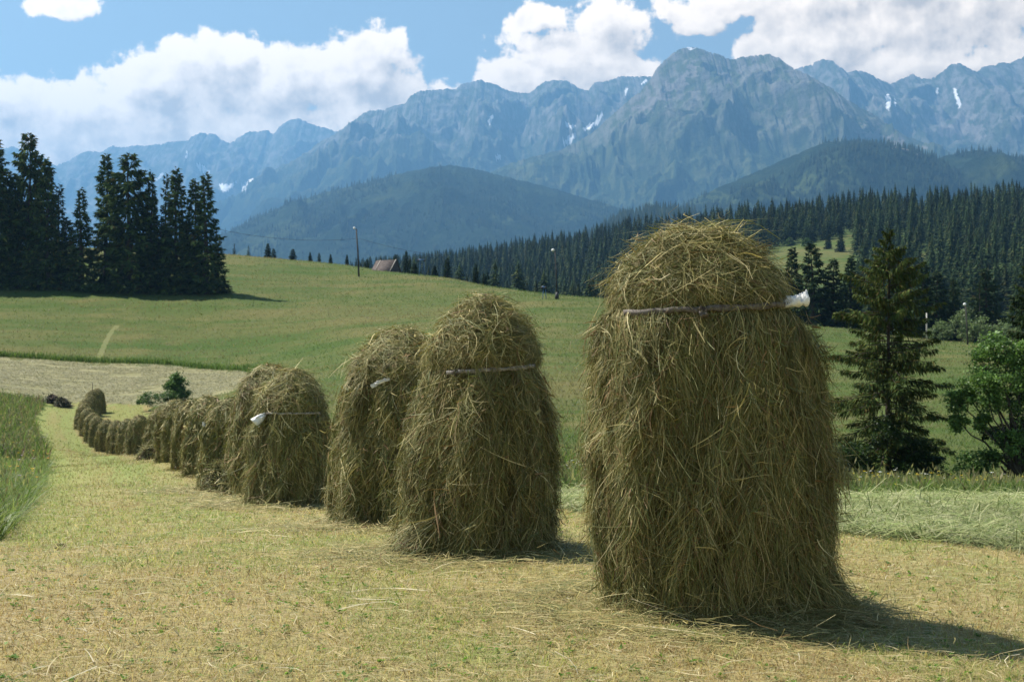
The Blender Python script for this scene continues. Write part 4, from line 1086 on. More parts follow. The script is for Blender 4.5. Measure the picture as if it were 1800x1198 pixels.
# --- small spruces along the crest, and the trees along the far edge of the meadow
CREST_PX = np.array([c[0] for c in CREST], float); CREST_Y = np.array([c[2] for c in CREST], float)
def crest_Y(px): return float(np.interp(px, CREST_PX, CREST_Y))
MIDK = [dict(H=10., Rm=1.5, seed=201, nb=95, ncard=44, cl=.62, cw=.19, power=.85, low=.02, hang=.5),
        dict(H=10., Rm=1.7, seed=202, nb=92, ncard=44, cl=.62, cw=.19, power=.65, low=.02, hang=.5, sparse=.1),
        dict(H=10., Rm=1.35, seed=203, nb=60, ncard=28, cl=.55, cw=.17, power=.9, low=.05, hang=.5, sparse=.3)]
mprot = [[spruce("spruce", (0, 0, 0), "spruce", **k), False] for k in MIDK]
SMALL = [(412, 427, 448, 5, 2, 1.02, "tiny spruce on the crest nearest the grove"), (437, 431, 452, 5, 2, 1.03, "tiny thin spruce on the crest, second from the grove"),
         (471, 427, 456, 8, 0, 1.03, "larger of the pair of small spruces on the bare crest"), (481, 436, 458, 6, 1, 1.03, "smaller of the pair of small spruces on the bare crest"),
         (515, 437, 461, 8, 1, 1.03, "lone spiky little spruce on the crest midway to the lamp pole"), (545, 452, 466, 5, 0, 1.03, "stubby little spruce on the crest, left of the lamp pole"),
         (561, 457, 468, 4, 1, 1.03, "very small spruce tip behind the crest, left of the lamp pole"), (581, 460, 471, 5, 0, 1.04, "squat dark bush-like spruce tip behind the crest"),
         (610, 447, 474, 5, 0, 1.05, "dark slim spruce just left of the lamp pole"), (626, 451, 475, 5, 2, 1.05, "dark slim spruce right behind the lamp pole"),
         (645, 459, 476, 5, 1, 1.05, "short dark spruce at the left eave of the barn"), (695, 446, 483, 9, 1, 1.07, "bushy dark spruce rising behind the barn gable"),
         (714, 440, 485, 8, 0, 1.06, "pointed dark spruce right of the barn"), (728, 462, 487, 8, 1, 1.05, "short bushy spruce between the barn and the blue frame"),
         (764, 470, 491, 8, 0, 1.04, "small dark spruce right of the blue frame near the barn"), (786, 452, 493, 9, 1, 1.04, "dark spruce on the forest edge below the crest, left of the second haystack"),
         (836, 462, 499, 8, 0, 1.03, "pointed dark spruce alone at the forest edge above the second haystack"), (851, 482, 501, 7, 1, 1.03, "low dark spruce beside the pointed one above the second haystack")]
for (px, top, base, hw, k, fy, lab) in SMALL:
    p = at(px, crest_Y(px) * fy); zt = (HZ - top) / F * p[1]
    H = max(zt - p[2], 2.0); o = use(mprot, k); Rr = hw / F * p[1]
    o.location = (p[0], p[1], p[2] - .05); o.scale = (Rr / 1.5, Rr / 1.5, H / 10); o.rotation_euler = (0, 0, rg.uniform(0, 6.28)); tag(o, lab, "tree", "small spruces along the meadow crest")
EDGE = [(1393, 433, 574, 30, 0, 1.03, "dark spruce at the meadow edge, directly behind the white film of the nearest haystack"), (1428, 424, 575, 36, 1, 1.02, "tallest dark spruce at the meadow edge behind the nearest haystack"),
        (1464, 453, 577, 30, 1, 1.03, "greener spruce right of the tallest one at the meadow edge"), (1496, 448, 580, 30, 0, 1.05, "dim spruce at the meadow edge behind the lone open spruce"),
        (1372, 470, 575, 18, 1, 1.08, "dim spruce at the meadow edge showing over the nearest haystack"),
        (1543, 470, 585, 20, 0, 1.05, "dark spruce behind the right side of the lone open spruce"),
        (1624, 458, 592, 28, 0, 1.03, "dark pointed spruce behind the pale post"), (1646, 476, 594, 30, 1, 1.03, "dark blunt spruce beside the pointed one behind the pale post"),
        (1676, 487, 597, 18, 1, 1.04, "lighter spruce rising behind the willow bushes"), (1733, 470, 603, 34, 1, 1.05, "broad spruce behind the right-hand willow bush"),
        (1722, 492, 601, 16, 2, 1.04, "thin spruce left of the broad one behind the willows"), (1590, 500, 590, 18, 1, 1.05, "spruce half hidden behind the boughs of the lone open spruce")]
for (px, top, base, hw, k, fy, lab) in EDGE:
    p = at(px, crest_Y(px) * fy); zt = (HZ - top) / F * p[1]
    H = max(zt - p[2], 2.0); o = use(mprot, k); Rr = hw / F * p[1]
    o.location = (p[0], p[1], p[2] - .05); o.scale = (Rr / 1.5, Rr / 1.5, H / 10); o.rotation_euler = (0, 0, rg.uniform(0, 6.28)); tag(o, lab, "tree", "spruces along the far edge of the right meadow")
lobw = [(math.cos(a) * r, math.sin(a) * r, z, s) for a, r, z, s in [(0, .7, .4, .3), (1, .6, .55, .3), (2, .7, .45, .3), (3.1, .75, .4, .3), (4, .5, .6, .32), (5, .6, .5, .32), (5.6, .7, .3, .3), (0, .1, .78, .32), (3.6, .8, .22, .28), (4.6, .7, .22, .3), (5.3, .8, .22, .3)]]
WILL = 1.7 * np.array([(0.075, 0.105, 0.045), (0.10, 0.135, 0.058), (0.125, 0.155, 0.075), (0.05, 0.075, 0.03)])
for px, top, base, hw, fy, lab in [(1652, 562, 596, 22, 1.01, "small pale willow bush right of the pale post"), (1687, 540, 599, 32, 1.015, "tall rounded willow bush left of the lamp post in the meadow"),
                               (1722, 552, 602, 30, 1.01, "rounded willow bush directly right of the lamp post"), (1752, 562, 605, 26, 1.012, "last willow bush before the right edge trees"), (1785, 572, 608, 24, 1.012, "dim willow bush behind the right edge spruce"),
                               (1704, 533, 600, 24, 1.04, "willow bush showing behind the top of the meadow lamp post")]:
    p = at(px, crest_Y(px) * fy); H = (HZ - top) / F * p[1] - p[2]
    broadleaf("willow_bush", p, lab, "bush", "willow bushes along the meadow edge", H=H, Rx=hw / F * p[1] * 1.12, seed=int(px), nl=2600, leaf=.26, lobes=lobw, stems=5, pal=WILL, cw=(.3, .35, .15, .2))
p = at(1360, crest_Y(1360) * 1.06); broadleaf("birch_tree", p, "pale green broadleaved tree peeping over the right shoulder of the nearest haystack", "tree", H=(HZ - 448) / F * p[1] - p[2], Rx=2.0, seed=77, nl=2200, leaf=.3, lobes=lobw, stems=1, cw=(.2, .4, .35, .05))

# ------------------------------------------------------------------ the forested hillside
def small_spruce(seed, nl=9, nr=7, H=20.0, Rm=2.9):
    """far spruce: tiers of drooping ragged sprays"""
    rng = np.random.default_rng(seed); V = []; Q = []; T = []; C_ = []; n = 0
    for i in range(nl):
        f = i / (nl - 1); z0 = H * (0.10 + 0.84 * f); r = Rm * (1 - f) ** .72 * rng.uniform(.85, 1.15) + .35; dz = H * (1.5 / nl)
        off = rng.uniform(0, 6.28)
        m = max(4, int(nr * (1.15 - .5 * f)))
        for j in range(m):
            a = off + j * 2 * math.pi / m + rng.normal(0, .18); w = 2 * math.pi / m * .34; rr = r * rng.uniform(.7, 1.25)
            ap = (0.0, 0.0, z0 + dz * .55)
            V += [ap, (rr * .75 * math.cos(a - w), rr * .75 * math.sin(a - w), z0 - dz * .18), (rr * math.cos(a), rr * math.sin(a), z0 - dz * rng.uniform(.15, .45)), (rr * .75 * math.cos(a + w), rr * .75 * math.sin(a + w), z0 - dz * .18)]
            Q.append((n, n + 1, n + 2, n + 3)); n += 4
            c = 0.8 * NEED[rng.integers(0, 4)] * rng.uniform(.7, 1.2); C_ += [c] * 4
    V += [(.3, 0, H * .9), (-.15, .26, H * .9), (-.15, -.26, H * .9), (0, 0, H * 1.02)]; T += [(n, n + 1, n + 3), (n + 1, n + 2, n + 3), (n + 2, n, n + 3)]; C_ += [NEED[1]] * 4
    return np.array(V), np.array(Q), np.array(T), np.array(C_)
FP = [small_spruce(300 + i, 19, 10, 20.0, (3.0, 3.6, 2.6, 4.0)[i]) for i in range(4)]
FPL = [small_spruce(320 + i, 12, 8, 20.0, (3.0, 3.6, 2.7, 4.0)[i]) for i in range(4)]
rf = np.random.default_rng(99)
cand = []
N0 = 16000
pxs = rf.uniform(-150, 2000, N0 * 2); Ys = np.sqrt(rf.uniform(0, 1, N0 * 2) * (1330 ** 2 - 300 ** 2) + 300 ** 2)
X_ = (pxs - 900) / F * Ys
ok = (Ys > np.interp(pxs, [-150, 400, 600, 900, 1100, 1300, 2000], [420, 380, 330, 300, 275, 262, 245]) ) & (~is_clear(X_, Ys)) & ~((gnoise(X_ / 38, Ys / 60, 44) > .42) & (pxs > 1420) & (Ys < 760))
lim = np.interp(pxs, [-150, 560, 640, 2000], [0, 0, 1330, 1330]); ok &= Ys < np.maximum(lim, 0) + 1
X_, Ys, pxs = X_[ok], Ys[ok], pxs[ok]
o_ = np.argsort(Ys); X_, Ys, pxs = X_[o_], Ys[o_], pxs[o_]
# keep them apart
grid = {}; keep = []
for i in range(len(X_)):
    d = 4.6 + 0.0016 * Ys[i]
    k = (int(X_[i] // 7), int(Ys[i] // 7)); bad = False
    for a in (-1, 0, 1):
        for b in (-1, 0, 1):
            for j in grid.get((k[0] + a, k[1] + b), ()):
                if (X_[i] - X_[j]) ** 2 + (Ys[i] - Ys[j]) ** 2 < d * d: bad = True; break
            if bad: break
        if bad: break
    if not bad: keep.append(i); grid.setdefault(k, []).append(i)
X_, Ys, pxs = X_[keep], Ys[keep], pxs[keep]
Zs = ground(X_, Ys)
Hs = 0.88 * rf.uniform(11, 24, len(X_)) * (1 + 0.18 * gnoise(X_ / 60, Ys / 60, 5)) * np.interp(Ys, [280, 420, 700], [.62, .8, 1.0])
k_ = ~((pxs < 900) & (HZ - F * (Zs + Hs) / Ys < np.interp(pxs, [500, 560, 640, 740, 800, 900], [470, 466, 448, 440, 432, 414])))
X_, Ys, pxs, Zs, Hs = X_[k_], Ys[k_], pxs[k_], Zs[k_], Hs[k_]
k_ = ~((pxs > 1325) & (pxs < 1506) & (Ys < 640) & (HZ - F * (Zs + Hs) / Ys < 486) & (Ys > 280))     # the open slope below the clearing
X_, Ys, pxs, Zs, Hs = X_[k_], Ys[k_], pxs[k_], Zs[k_], Hs[k_]
top = HZ - F * (Zs + Hs) / Ys; bot = HZ - F * Zs / Ys
env = np.full(2400, 2000.0)
ex = np.arange(-200, 2200); env_c = np.interp(ex, CREST_PX, [c[1] for c in CREST])
envv = env_c.copy(); vis = np.zeros(len(X_))
for i in range(len(X_)):
    k = int(pxs[i] + 200); h = max(1, int(2.0 / Ys[i] * F)); sl = slice(max(0, k - h), min(2399, k + h + 1))
    v = np.median(envv[sl]) - top[i]
    if v > 0:
        vis[i] = v
        envv[sl] = np.minimum(envv[sl], top[i] + 0.30 * (bot[i] - top[i]))
inframe = (pxs > -10) & (pxs < 1810)
area = np.where(inframe, vis * np.minimum(1, (bot - top) * .14), 0)
hidden_by_stack = (pxs > 1130) & (pxs < 1385) & (top > 420)
area[hidden_by_stack] = 0
order = np.argsort(-area); pick = set(order[:300].tolist())
fprots = []
for (V, Q, T, c) in FP:
    me_o = build("spruce", V, Q, T, M_needle, None, False, c); fprots.append([me_o, False])
for i in pick:
    k = int(rf.integers(0, 4)); pr = fprots[k]
    if pr[1]: o = pr[0].copy(); C.objects.link(o)
    else: o = pr[0]; pr[1] = True
    w = rf.uniform(.8, 1.15); o.location = (X_[i], Ys[i], Zs[i] - .3); o.scale = (w, w, Hs[i] / 20); o.rotation_euler = (0, 0, rf.uniform(0, 6.28))
    tag(o, "dark spruce in the dense forest covering the hillside behind the meadow", "tree", "forest spruces on the hillside")
acc = Acc()
def round_tree(seed, H=20.0):
    rng = np.random.default_rng(seed); m = 90
    v = unit(rng.normal(0, 1, (m, 3))) * (rng.uniform(.35, 1, (m, 1)) ** .5) * np.array([4.2, 4.2, .36 * H]); ct = v + np.array([0, 0, .48 * H])
    d = unit(v + rng.normal(0, 2.0, (m, 3))); V, Q, c = cards(ct, d, np.full(m, 2.6), np.full(m, 1.9), rng.normal(0, 1, (m, 3)), LEAFC[rng.integers(0, 4, m)] * rng.uniform(.8, 1.3, (m, 1)), rng)
    return V, Q, np.array([(0, 1, 2)]), c
FR = [round_tree(800 + i) for i in range(2)]
def merge(acc, idxs, X, Y, Z, H, P_, rng, wl=(.8, 1.15), far=None):
    for kk in range(len(P_)):
        V, Q, T, c = P_[kk]; sel = [i for i in idxs if i % len(P_) == kk]
        if not sel: continue
        m = len(sel); a = rng.uniform(0, 6.28, m); w = rng.uniform(*wl, m)
        VV = np.empty((m, len(V), 3)); ca, sa = np.cos(a), np.sin(a)
        hs = H[sel] / 20
        VV[:, :, 0] = (V[None, :, 0] * ca[:, None] - V[None, :, 1] * sa[:, None]) * (w * hs ** .5)[:, None] + X[sel][:, None]
        VV[:, :, 1] = (V[None, :, 0] * sa[:, None] + V[None, :, 1] * ca[:, None]) * (w * hs ** .5)[:, None] + Y[sel][:, None]
        VV[:, :, 2] = V[None, :, 2] * hs[:, None] + (Z[sel] - .3)[:, None]
        off = (np.arange(m) * len(V))[:, None, None]
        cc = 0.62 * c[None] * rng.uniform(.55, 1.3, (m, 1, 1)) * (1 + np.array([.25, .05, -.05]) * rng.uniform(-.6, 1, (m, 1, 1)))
        acc.add(VV.reshape(-1, 3), (Q[None] + off).reshape(-1, 4), (T[None] + off).reshape(-1, 3), cc.reshape(-1, 3))
rest = [i for i in range(len(X_)) if i not in pick]
bl_ = (gnoise(X_ / 45, Ys / 45, 66) + .35 * rf.normal(0, 1, len(X_)) > .62) & (pxs > 1150)
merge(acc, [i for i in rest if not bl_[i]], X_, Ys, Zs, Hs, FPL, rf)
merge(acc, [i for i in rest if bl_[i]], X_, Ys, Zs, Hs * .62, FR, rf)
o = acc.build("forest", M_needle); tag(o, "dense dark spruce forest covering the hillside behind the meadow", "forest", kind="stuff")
# little trees scattered on the forest clearing
for px, py, w, H, lab in [(1418, 436, 2.6, 5.5, "round bush at the top edge of the forest clearing"), (1456, 438, 2.2, 6, "small spruce on the left part of the forest clearing"), (1478, 443, 2.6, 8, "dark spruce on the right part of the forest clearing"),
                      (1388, 433, 2.2, 4.5, "pale bush at the left end of the forest clearing")]:
    p = hit(px, py + 0.0)
    if 'bush' in lab: broadleaf("bush", p, lab, "bush", H=H, Rx=w, seed=px, nl=500, leaf=.7, lobes=lobw, stems=3)
    else:
        o = use(mprot, 0); o.location = tuple(p); o.scale = (w / 1.5, w / 1.5, H / 10); tag(o, lab, "tree", "little spruces on the forest clearing")

# --- far woods on the foothills: too many to count
hill_objs = [o for o in C.objects if o.name.startswith("mountain") and o.data.materials[0] is MM_hill]
acc = Acc(); rw = np.random.default_rng(123)
TR = np.array([(1, 0, 0), (.31, .95, 0), (-.81, .59, 0), (-.81, -.59, 0), (.31, -.95, 0), (0, 0, 1.0)]); TT = np.array([(0, 1, 5), (1, 2, 5), (2, 3, 5), (3, 4, 5), (4, 0, 5)])
for o in hill_objs:
    n = len(o.data.vertices); co = np.empty(n * 3, np.float32); o.data.vertices.foreach_get("co", co); co = co.reshape(-1, 3)
    q = np.empty(len(o.data.polygons) * 4, np.int32); o.data.loops.foreach_get("vertex_index", q); q = q.reshape(-1, 4)
    tn = np.empty(n * 4, np.float32); o.data.attributes["tint"].data.foreach_get("color", tn); tn = tn.reshape(-1, 4)
    a, b, d = co[q[:, 0]], co[q[:, 1]], co[q[:, 3]]
    ar = np.linalg.norm(np.cross(b - a, d - a), axis=1); cen = co[q].mean(1)
    vpx = 900 + F * cen[:, 0] / cen[:, 1]
    wgt = ar * ((vpx > -60) & (vpx < 1860) & (cen[:, 2] > 0)) * (tn[q[:, 0], 1] < .4)
    wgt *= (fbm(cen[:, 0] / 260, cen[:, 1] / 260, 3, 7) > -.12)
    m = 11000; f = rw.choice(len(q), m, p=wgt / wgt.sum()); u, v = rw.uniform(0, 1, (2, m, 1))
    P_ = a[f] + (b[f] - a[f]) * u + (d[f] - a[f]) * v
    H = rw.uniform(14, 27, m); R_ = H * .15
    VV = TR[None] * np.stack([R_, R_, H], 1)[:, None] + P_[:, None] - np.array([0, 0, 1.0])
    T = TT[None] + (np.arange(m) * 6)[:, None, None]
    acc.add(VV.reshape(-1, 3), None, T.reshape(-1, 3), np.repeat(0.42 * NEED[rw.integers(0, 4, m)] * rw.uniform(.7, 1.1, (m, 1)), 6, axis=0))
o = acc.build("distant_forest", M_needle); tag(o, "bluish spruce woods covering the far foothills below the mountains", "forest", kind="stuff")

# ------------------------------------------------------------------ barn, poles, frames, wires
def barn():
    p = hit(682, 479.5); Y = p[1] * 1.035; p = at(679, Y)
    root = empty("barn", (p[0], p[1], p[2])); root.rotation_euler = (0, 0, -0.62)
    tag(root, "old grey shingled barn roof with a dark gable showing above the crest", "barn")
    s = Y / F
    zt = (HZ - 457) * s - p[2]; ze = (HZ - 479) * s - p[2]
    ln, hw = 2.35, 1.9          # half length along the ridge (x), half width (y)
    eave = ze - .15
    V, Q = box((0, 0, eave / 2 - .4), (2 * ln - .3, 2 * hw - .7, eave + .8)); acc = Acc(); acc.add(V, Q)
    V = np.array([[ln - .15, -hw + .35, eave], [ln - .15, hw - .35, eave], [ln - .15, 0, zt - .2], [-ln + .15, -hw + .35, eave], [-ln + .15, hw - .35, eave], [-ln + .15, 0, zt - .2]])
    acc.add(V, [(0, 1, 4, 3)], [(0, 1, 2), (4, 3, 5)]); acc.build("wall", M_plank, root)
    th = .12; acc = Acc()
    for sg in (-1, 1):
        o_ = np.array([[-ln, 0, zt], [ln, 0, zt], [ln, sg * hw, eave - .1], [-ln, sg * hw, eave - .1]]); dn = np.array([0, 0, -th])
        V = np.vstack([o_, o_ + dn]); acc.add(V, [(0, 1, 2, 3), (7, 6, 5, 4), (0, 4, 5, 1), (1, 5, 6, 2), (2, 6, 7, 3), (3, 7, 4, 0)])
    rf_ = acc.build("roof", M_roof, root)
    for xx in (-1.35, 2.28):
        V, Q = box((0, 0, 0), (.16, np.hypot(hw, zt - eave + .1), .05)); ang = -math.atan2(zt - eave + .1, hw)
        ca, sa = math.cos(-ang), math.sin(-ang); V = np.stack([V[:, 0], V[:, 1] * ca - V[:, 2] * sa, V[:, 1] * sa + V[:, 2] * ca], 1) + np.array([xx, -hw / 2, (zt + eave - .1) / 2 + .05])
        build("roof_batten", V, Q, None, M_palestrip, rf_)
    return root
barn()
def lamp_pole(px, top, base, Y, lab, rad=.13, lean=0.0, wirept=None):
    p = at(px, Y) if Y else hit(px, base); H = (base - top) / F * p[1]
    root = empty("lamp_pole", p); tag(root, lab, "lamp pole")
    V, Q, T = tube([(0, 0, -.3), (lean * .4, 0, H * .5), (lean, 0, H - .12)], [rad, rad * .85, rad * .65], 10); build("pole", V, Q, T, M_pole, root, True)
    acc = Acc(); V, Q, T = tube([(lean, 0, H - .3), (lean - .02, -.06, H - .05), (lean - .18, -.32, H + .02)], [.035, .035, .03], 6); acc.add(V, Q, T); acc.build("arm", M_pole, root)
    V, Q, T = tube([(lean - .14, -.22, H + .02), (lean - .22, -.40, H + .05), (lean - .34, -.66, H + .03), (lean - .38, -.74, H)], [.06, .17, .18, .06], 8); build("lamp_head", V, Q, T, M_lamp, root, True)
    return root, p, H
lp1, pp1, H1 = lamp_pole(631, 403, 487, None, "dark lamp pole with a pale lamp head on the crest, left of the barn", .17, -.45)
lp2, pp2, H2 = lamp_pole(979, 441, 526, None, "dark lamp pole on the crest between the second haystack and the nearest one", .085, -.25)
V, Q, T = tube([(-.02, 0, 0), (0, 0, .4), (.02, 0, .9)], [.24, .27, .16], 8); build("foot_guard", V, Q, T, M_wire, lp2, True)
lp3, pp3, H3 = lamp_pole(1701, 536, 606, None, "grey lamp post before the willow bushes in the right meadow", .10, -.25)
p = hit(1629, 597); V, Q, T = tube([(0, 0, -.2), (0, 0, 1.7), (0.0, 0, 47 / F * p[1])], [.11, .10, .085], 10)
o = build("post", V, Q, T, M_palepole, None, True, loc=p); tag(o, "plain pale post at the far edge of the right meadow", "post")
def lift_frame(px, top, base, hwpx, lab, Yf=1.0):
    p = hit(px, base); p = at(px, p[1] * Yf); s = p[1] / F; H = (base - top) * s; w = hwpx * s
    root = empty("lift_frame", p); tag(root, lab, "ski lift frame")
    for sg in (-1, 1):
        V, Q, T = tube([(sg * w, 0, -.2), (sg * w * .55, 0, H)], [.045, .04], 8); build("leg", V, Q, T, M_blue, root)
    V, Q = box((-.1, 0, H + .1), (w * 2.3, .35, .24)); build("crossbar", V, Q, None, M_blue, root)
    for sg in (-1, 1):
        V, Q, T = tube([(sg * w * 1.0 - .1, -.22, H + .02), (sg * w * 1.0 - .1, .22, H + .02)], [.16, .16], 12); build("pulley", V, Q, T, M_wire, root)
    return root
lift_frame(742, 458, 485.5, 5.5, "blue ski lift frame on the crest right of the barn")
lift_frame(957, 506, 526, 3.2, "faint blue-grey ski lift frame on the crest left of the second lamp pole")
lift_frame(1608, 572, 594, 4.5, "blue ski lift frame in the right meadow, beside the lone open spruce")
def wire(a, b, sag, lab, r=.022):
    s = np.linspace(0, 1, 24)[:, None]; P_ = a + (b - a) * s; P_[:, 2] -= 4 * sag * (s[:, 0] * (1 - s[:, 0]))
    V, Q, T = tube(P_, np.full(24, r), 5); o = build("overhead_wire", V, Q, T, M_wire); tag(o, lab, "wire")
A = pp1 + np.array([-.12, 0, (487 - 420) / F * pp1[1]])
Yl = hit(380, 520)[1] + 18; A0 = np.array([(385 - 900) / F * Yl, Yl, (HZ - 403) / F * Yl])
wire(A0, A, .9, "thin dark wire sagging from the grove to the lamp pole left of the barn")
Bp = at(775, 262); Bp[2] = (HZ - 449) / F * 262
wire(A, Bp, .35, "thin dark wire running right from the lamp pole over the barn")
# ------------------------------------------------------------------ grass, stubble, cut hay (uncountable)
def blades(P0, h, w, lean, col, rng, droop=0.35):
    n = len(P0); az = rng.uniform(0, 6.28, n); d = np.stack([np.cos(az), np.sin(az), np.zeros(n)], 1)
    h = np.asarray(h)[:, None]; w = np.broadcast_to(np.asarray(w), (n,))[:, None]; lean = np.broadcast_to(np.asarray(lean), (n,))[:, None]
    fa = rng.uniform(0, 6.28, n); b = np.stack([np.cos(fa), np.sin(fa), np.zeros(n)], 1)
    up = np.array([0, 0, 1.0])
    m = P0 + up * h * .55 + d * lean * h * .35
    t = P0 + up * h * (1 - droop * np.minimum(lean, 1.2)) + d * lean * h
    V = np.stack([P0 - b * w / 2, P0 + b * w / 2, m + b * w * .42, m - b * w * .42, t], 1).reshape(-1, 3)
    k = np.arange(n) * 5
    Q = np.stack([k, k + 1, k + 2, k + 3], 1); T = np.stack([k + 3, k + 2, k + 4], 1)
    return V, Q, T, np.repeat(col, 5, axis=0)
def lying(P0, L, w, col, rng, arch=.15, tilt=.12):
    n = len(P0); d = rng.normal(0, 1, (n, 3)); d[:, 2] *= tilt; d = unit(d); s = np.linspace(-.5, .5, 4)[None, :, None]
    side = unit(np.cross(d, [0, 0, 1.0])); cv = rng.normal(0, .18, (n, 1, 1))
    P_ = P0[:, None] + d[:, None] * s * L[:, None, None] + side[:, None] * cv * (0.25 - s ** 2) * L[:, None, None] * 2
    P_[:, :, 2] += arch * L[:, None] * (0.25 - s[..., 0] ** 2) * rng.uniform(0, 2, (n, 1)) + 0.004
    P_[:, :, 2] = np.maximum(P_[:, :, 2], P0[:, 2:3] + .002)
    return ribbons(P_, unit(rng.normal(0, .25, (n, 4, 3)) + np.array([0, -.35, 1.0])), w, col, rng)
def scatter(n, Y0, Y1, px0, px1, power, rng):
    u = rng.uniform(0, 1, n)
    if power == 0: Y = Y0 * (Y1 / Y0) ** u           # density ~ 1/Y^2
    else: Y = (Y0 ** power + u * (Y1 ** power - Y0 ** power)) ** (1 / power)
    px = rng.uniform(px0, px1, n); X = (px - 900) / F * Y
    return X, Y
rs = np.random.default_rng(2024)
def pick_col(pal, n, rng, p=None, v=.25):
    pal = np.asarray(pal); p = None if p is None else np.asarray(p) / np.sum(p)
    return pal[rng.choice(len(pal), n, p=p)] * rng.uniform(1 - v, 1 + v, (n, 1))
# stubble
STUB = [(0.47, 0.365, 0.18), (0.38, 0.345, 0.13), (0.27, 0.32, 0.09), (0.54, 0.45, 0.25), (0.34, 0.225, 0.10)]
X, Y = scatter(430000, 5.2, 120, -200, 2000, 0, rs)
m = inpoly(X, Y, stub_poly); X, Y = X[m], Y[m]
gn = fbm(X / 1.1, Y / 1.6, 3, 301) + 0.5 * fbm(X / 4, Y / 5, 2, 302) + 1.1 * fbm((X + .33 * Y) * .75, Y * .05, 3, 303)
P0 = np.stack([X, Y, ground(X, Y) - .003], 1); n = len(X)
green = gn + np.interp(Y, [8, 30, 110], [0, .15, .25]) + .8 * verge(X, Y) + .75 * (lanes(X, Y) - .25) > rs.normal(.36, .17, n)
brown = fbm(X / 1.7, Y / 2.6, 3, 305) > rs.normal(.22, .2, n)
col = np.where(green[:, None], pick_col(STUB, n, rs, [.1, .35, .4, .1, .05]), np.where(brown[:, None], pick_col(STUB, n, rs, [.42, .06, .02, .12, .38]), pick_col(STUB, n, rs, [.42, .20, .04, .28, .06])))
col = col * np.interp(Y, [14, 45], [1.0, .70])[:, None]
h = rs.lognormal(math.log(.035), .45, n) * np.where(green, 1.15, 1) * np.interp(Y, [6, 40, 120], [.9, 1.4, 2.0])
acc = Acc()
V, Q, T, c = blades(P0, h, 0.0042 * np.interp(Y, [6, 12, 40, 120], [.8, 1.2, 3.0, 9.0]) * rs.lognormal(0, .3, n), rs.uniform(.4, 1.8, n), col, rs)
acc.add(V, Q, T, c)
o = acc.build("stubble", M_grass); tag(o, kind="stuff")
# cut straw left lying
X, Y = scatter(60000, 5.2, 36, -200, 2000, 0, rs); m = inpoly(X, Y, stub_poly); X, Y = X[m], Y[m]; n = len(X)
P0 = np.stack([X, Y, ground(X, Y) + rs.exponential(.008, n)], 1)
near = np.min([np.hypot(X - x, Y - y) for x, y in ROW[:6]], axis=0)
L = .09 * rs.lognormal(0, .5, n)
V, Q, c = lying(P0, L, 0.0040 * np.interp(Y, [6, 12, 36], [.8, 1.2, 3.0]) * rs.lognormal(0, .3, n), pick_col([(0.42, .33, .16), (.50, .43, .26), (.30, .22, .10), (.28, .27, .12)], n, rs, [.4, .12, .28, .2]), rs)
acc = Acc(); acc.add(V, Q, col=c)
# a few long pale stalks
X, Y = scatter(130, 5.6, 16, -100, 1900, 0, rs); m = inpoly(X, Y, stub_poly); X, Y = X[m], Y[m]; n = len(X)
V, Q, c = lying(np.stack([X, Y, ground(X, Y) + .03], 1), .24 * rs.lognormal(0, .4, n), np.full(n, .006), pick_col([(.62, .55, .38), (.5, .42, .24)], n, rs), rs, .1, .05); acc.add(V, Q, col=c)
# thicker litter round the feet of the near stacks
for (x, y), rr in zip(ROW[:6], (.95, .95, 1.0, .9, .95, .9)):
    n = 4600; a = rs.uniform(0, 6.28, n); r = rr * (.75 + rs.exponential(.28, n)); X = x + r * np.cos(a) * 1.1 - .12; Y = y + r * np.sin(a)
    k = .004 * max(1, y / 9)
    V, Q, c = lying(np.stack([X, Y, ground(X, Y) + rs.exponential(.018, n)], 1), .17 * rs.lognormal(0, .45, n), k * rs.lognormal(0, .3, n), hay_colors(n, rs, (.1, .25, .3, .22, .08, .05)), rs); acc.add(V, Q, col=c)
o = acc.build("straw_litter", M_straw); tag(o, kind="stuff")
# small green weeds in the stubble
X, Y = scatter(1500, 5.6, 22, -100, 1900, 0, rs); m = inpoly(X, Y, stub_poly); X, Y = X[m], Y[m]
acc = Acc()
for x, y, z in zip(X, Y, ground(X, Y)):
    m_ = rs.integers(3, 9); a = rs.uniform(0, 6.28, m_); d = np.stack([np.cos(a), np.sin(a), rs.uniform(.3, 1.0, m_)], 1)
    V, Q, c = cards(np.tile([x, y, z + .01], (m_, 1)) + rs.normal(0, .012, (m_, 3)) * [1, 1, .2], d, rs.uniform(.02, .045, m_), rs.uniform(.012, .024, m_), np.tile([0, 0, 1.], (m_, 1)), pick_col([(.12, .24, .03), (.17, .30, .04), (.09, .17, .03)], m_, rs), rs, .2); acc.add(V, Q, col=c)
o = acc.build("weeds", M_grass); tag(o, kind="stuff")
# cut green swath on the right
X, Y = scatter(150000, 9, 34, 850, 2050, 0, rs); m = inpoly(X, Y, swath_poly); X, Y = X[m], Y[m]; n = len(X)
wave = np.clip(.5 + .9 * fbm(X / 3.2, Y / .9, 3, 401), 0, 1.3)
P0 = np.stack([X, Y, ground(X, Y) + wave * .10 * rs.uniform(0, 1, n)], 1)
V, Q, c = lying(P0, .26 * rs.lognormal(0, .45, n), .0065 * np.interp(Y, [9, 20], [1, 1.6]) * rs.lognormal(0, .3, n), pick_col([(.29, .31, .125), (.21, .26, .085), (.42, .42, .22), (.15, .19, .06)], n, rs, [.35, .3, .22, .13]) * (0.75 + .35 * wave)[:, None], rs, .3, .3)
acc = Acc(); acc.add(V, Q, col=c); o = acc.build("cut_grass", M_straw); tag(o, kind="stuff")
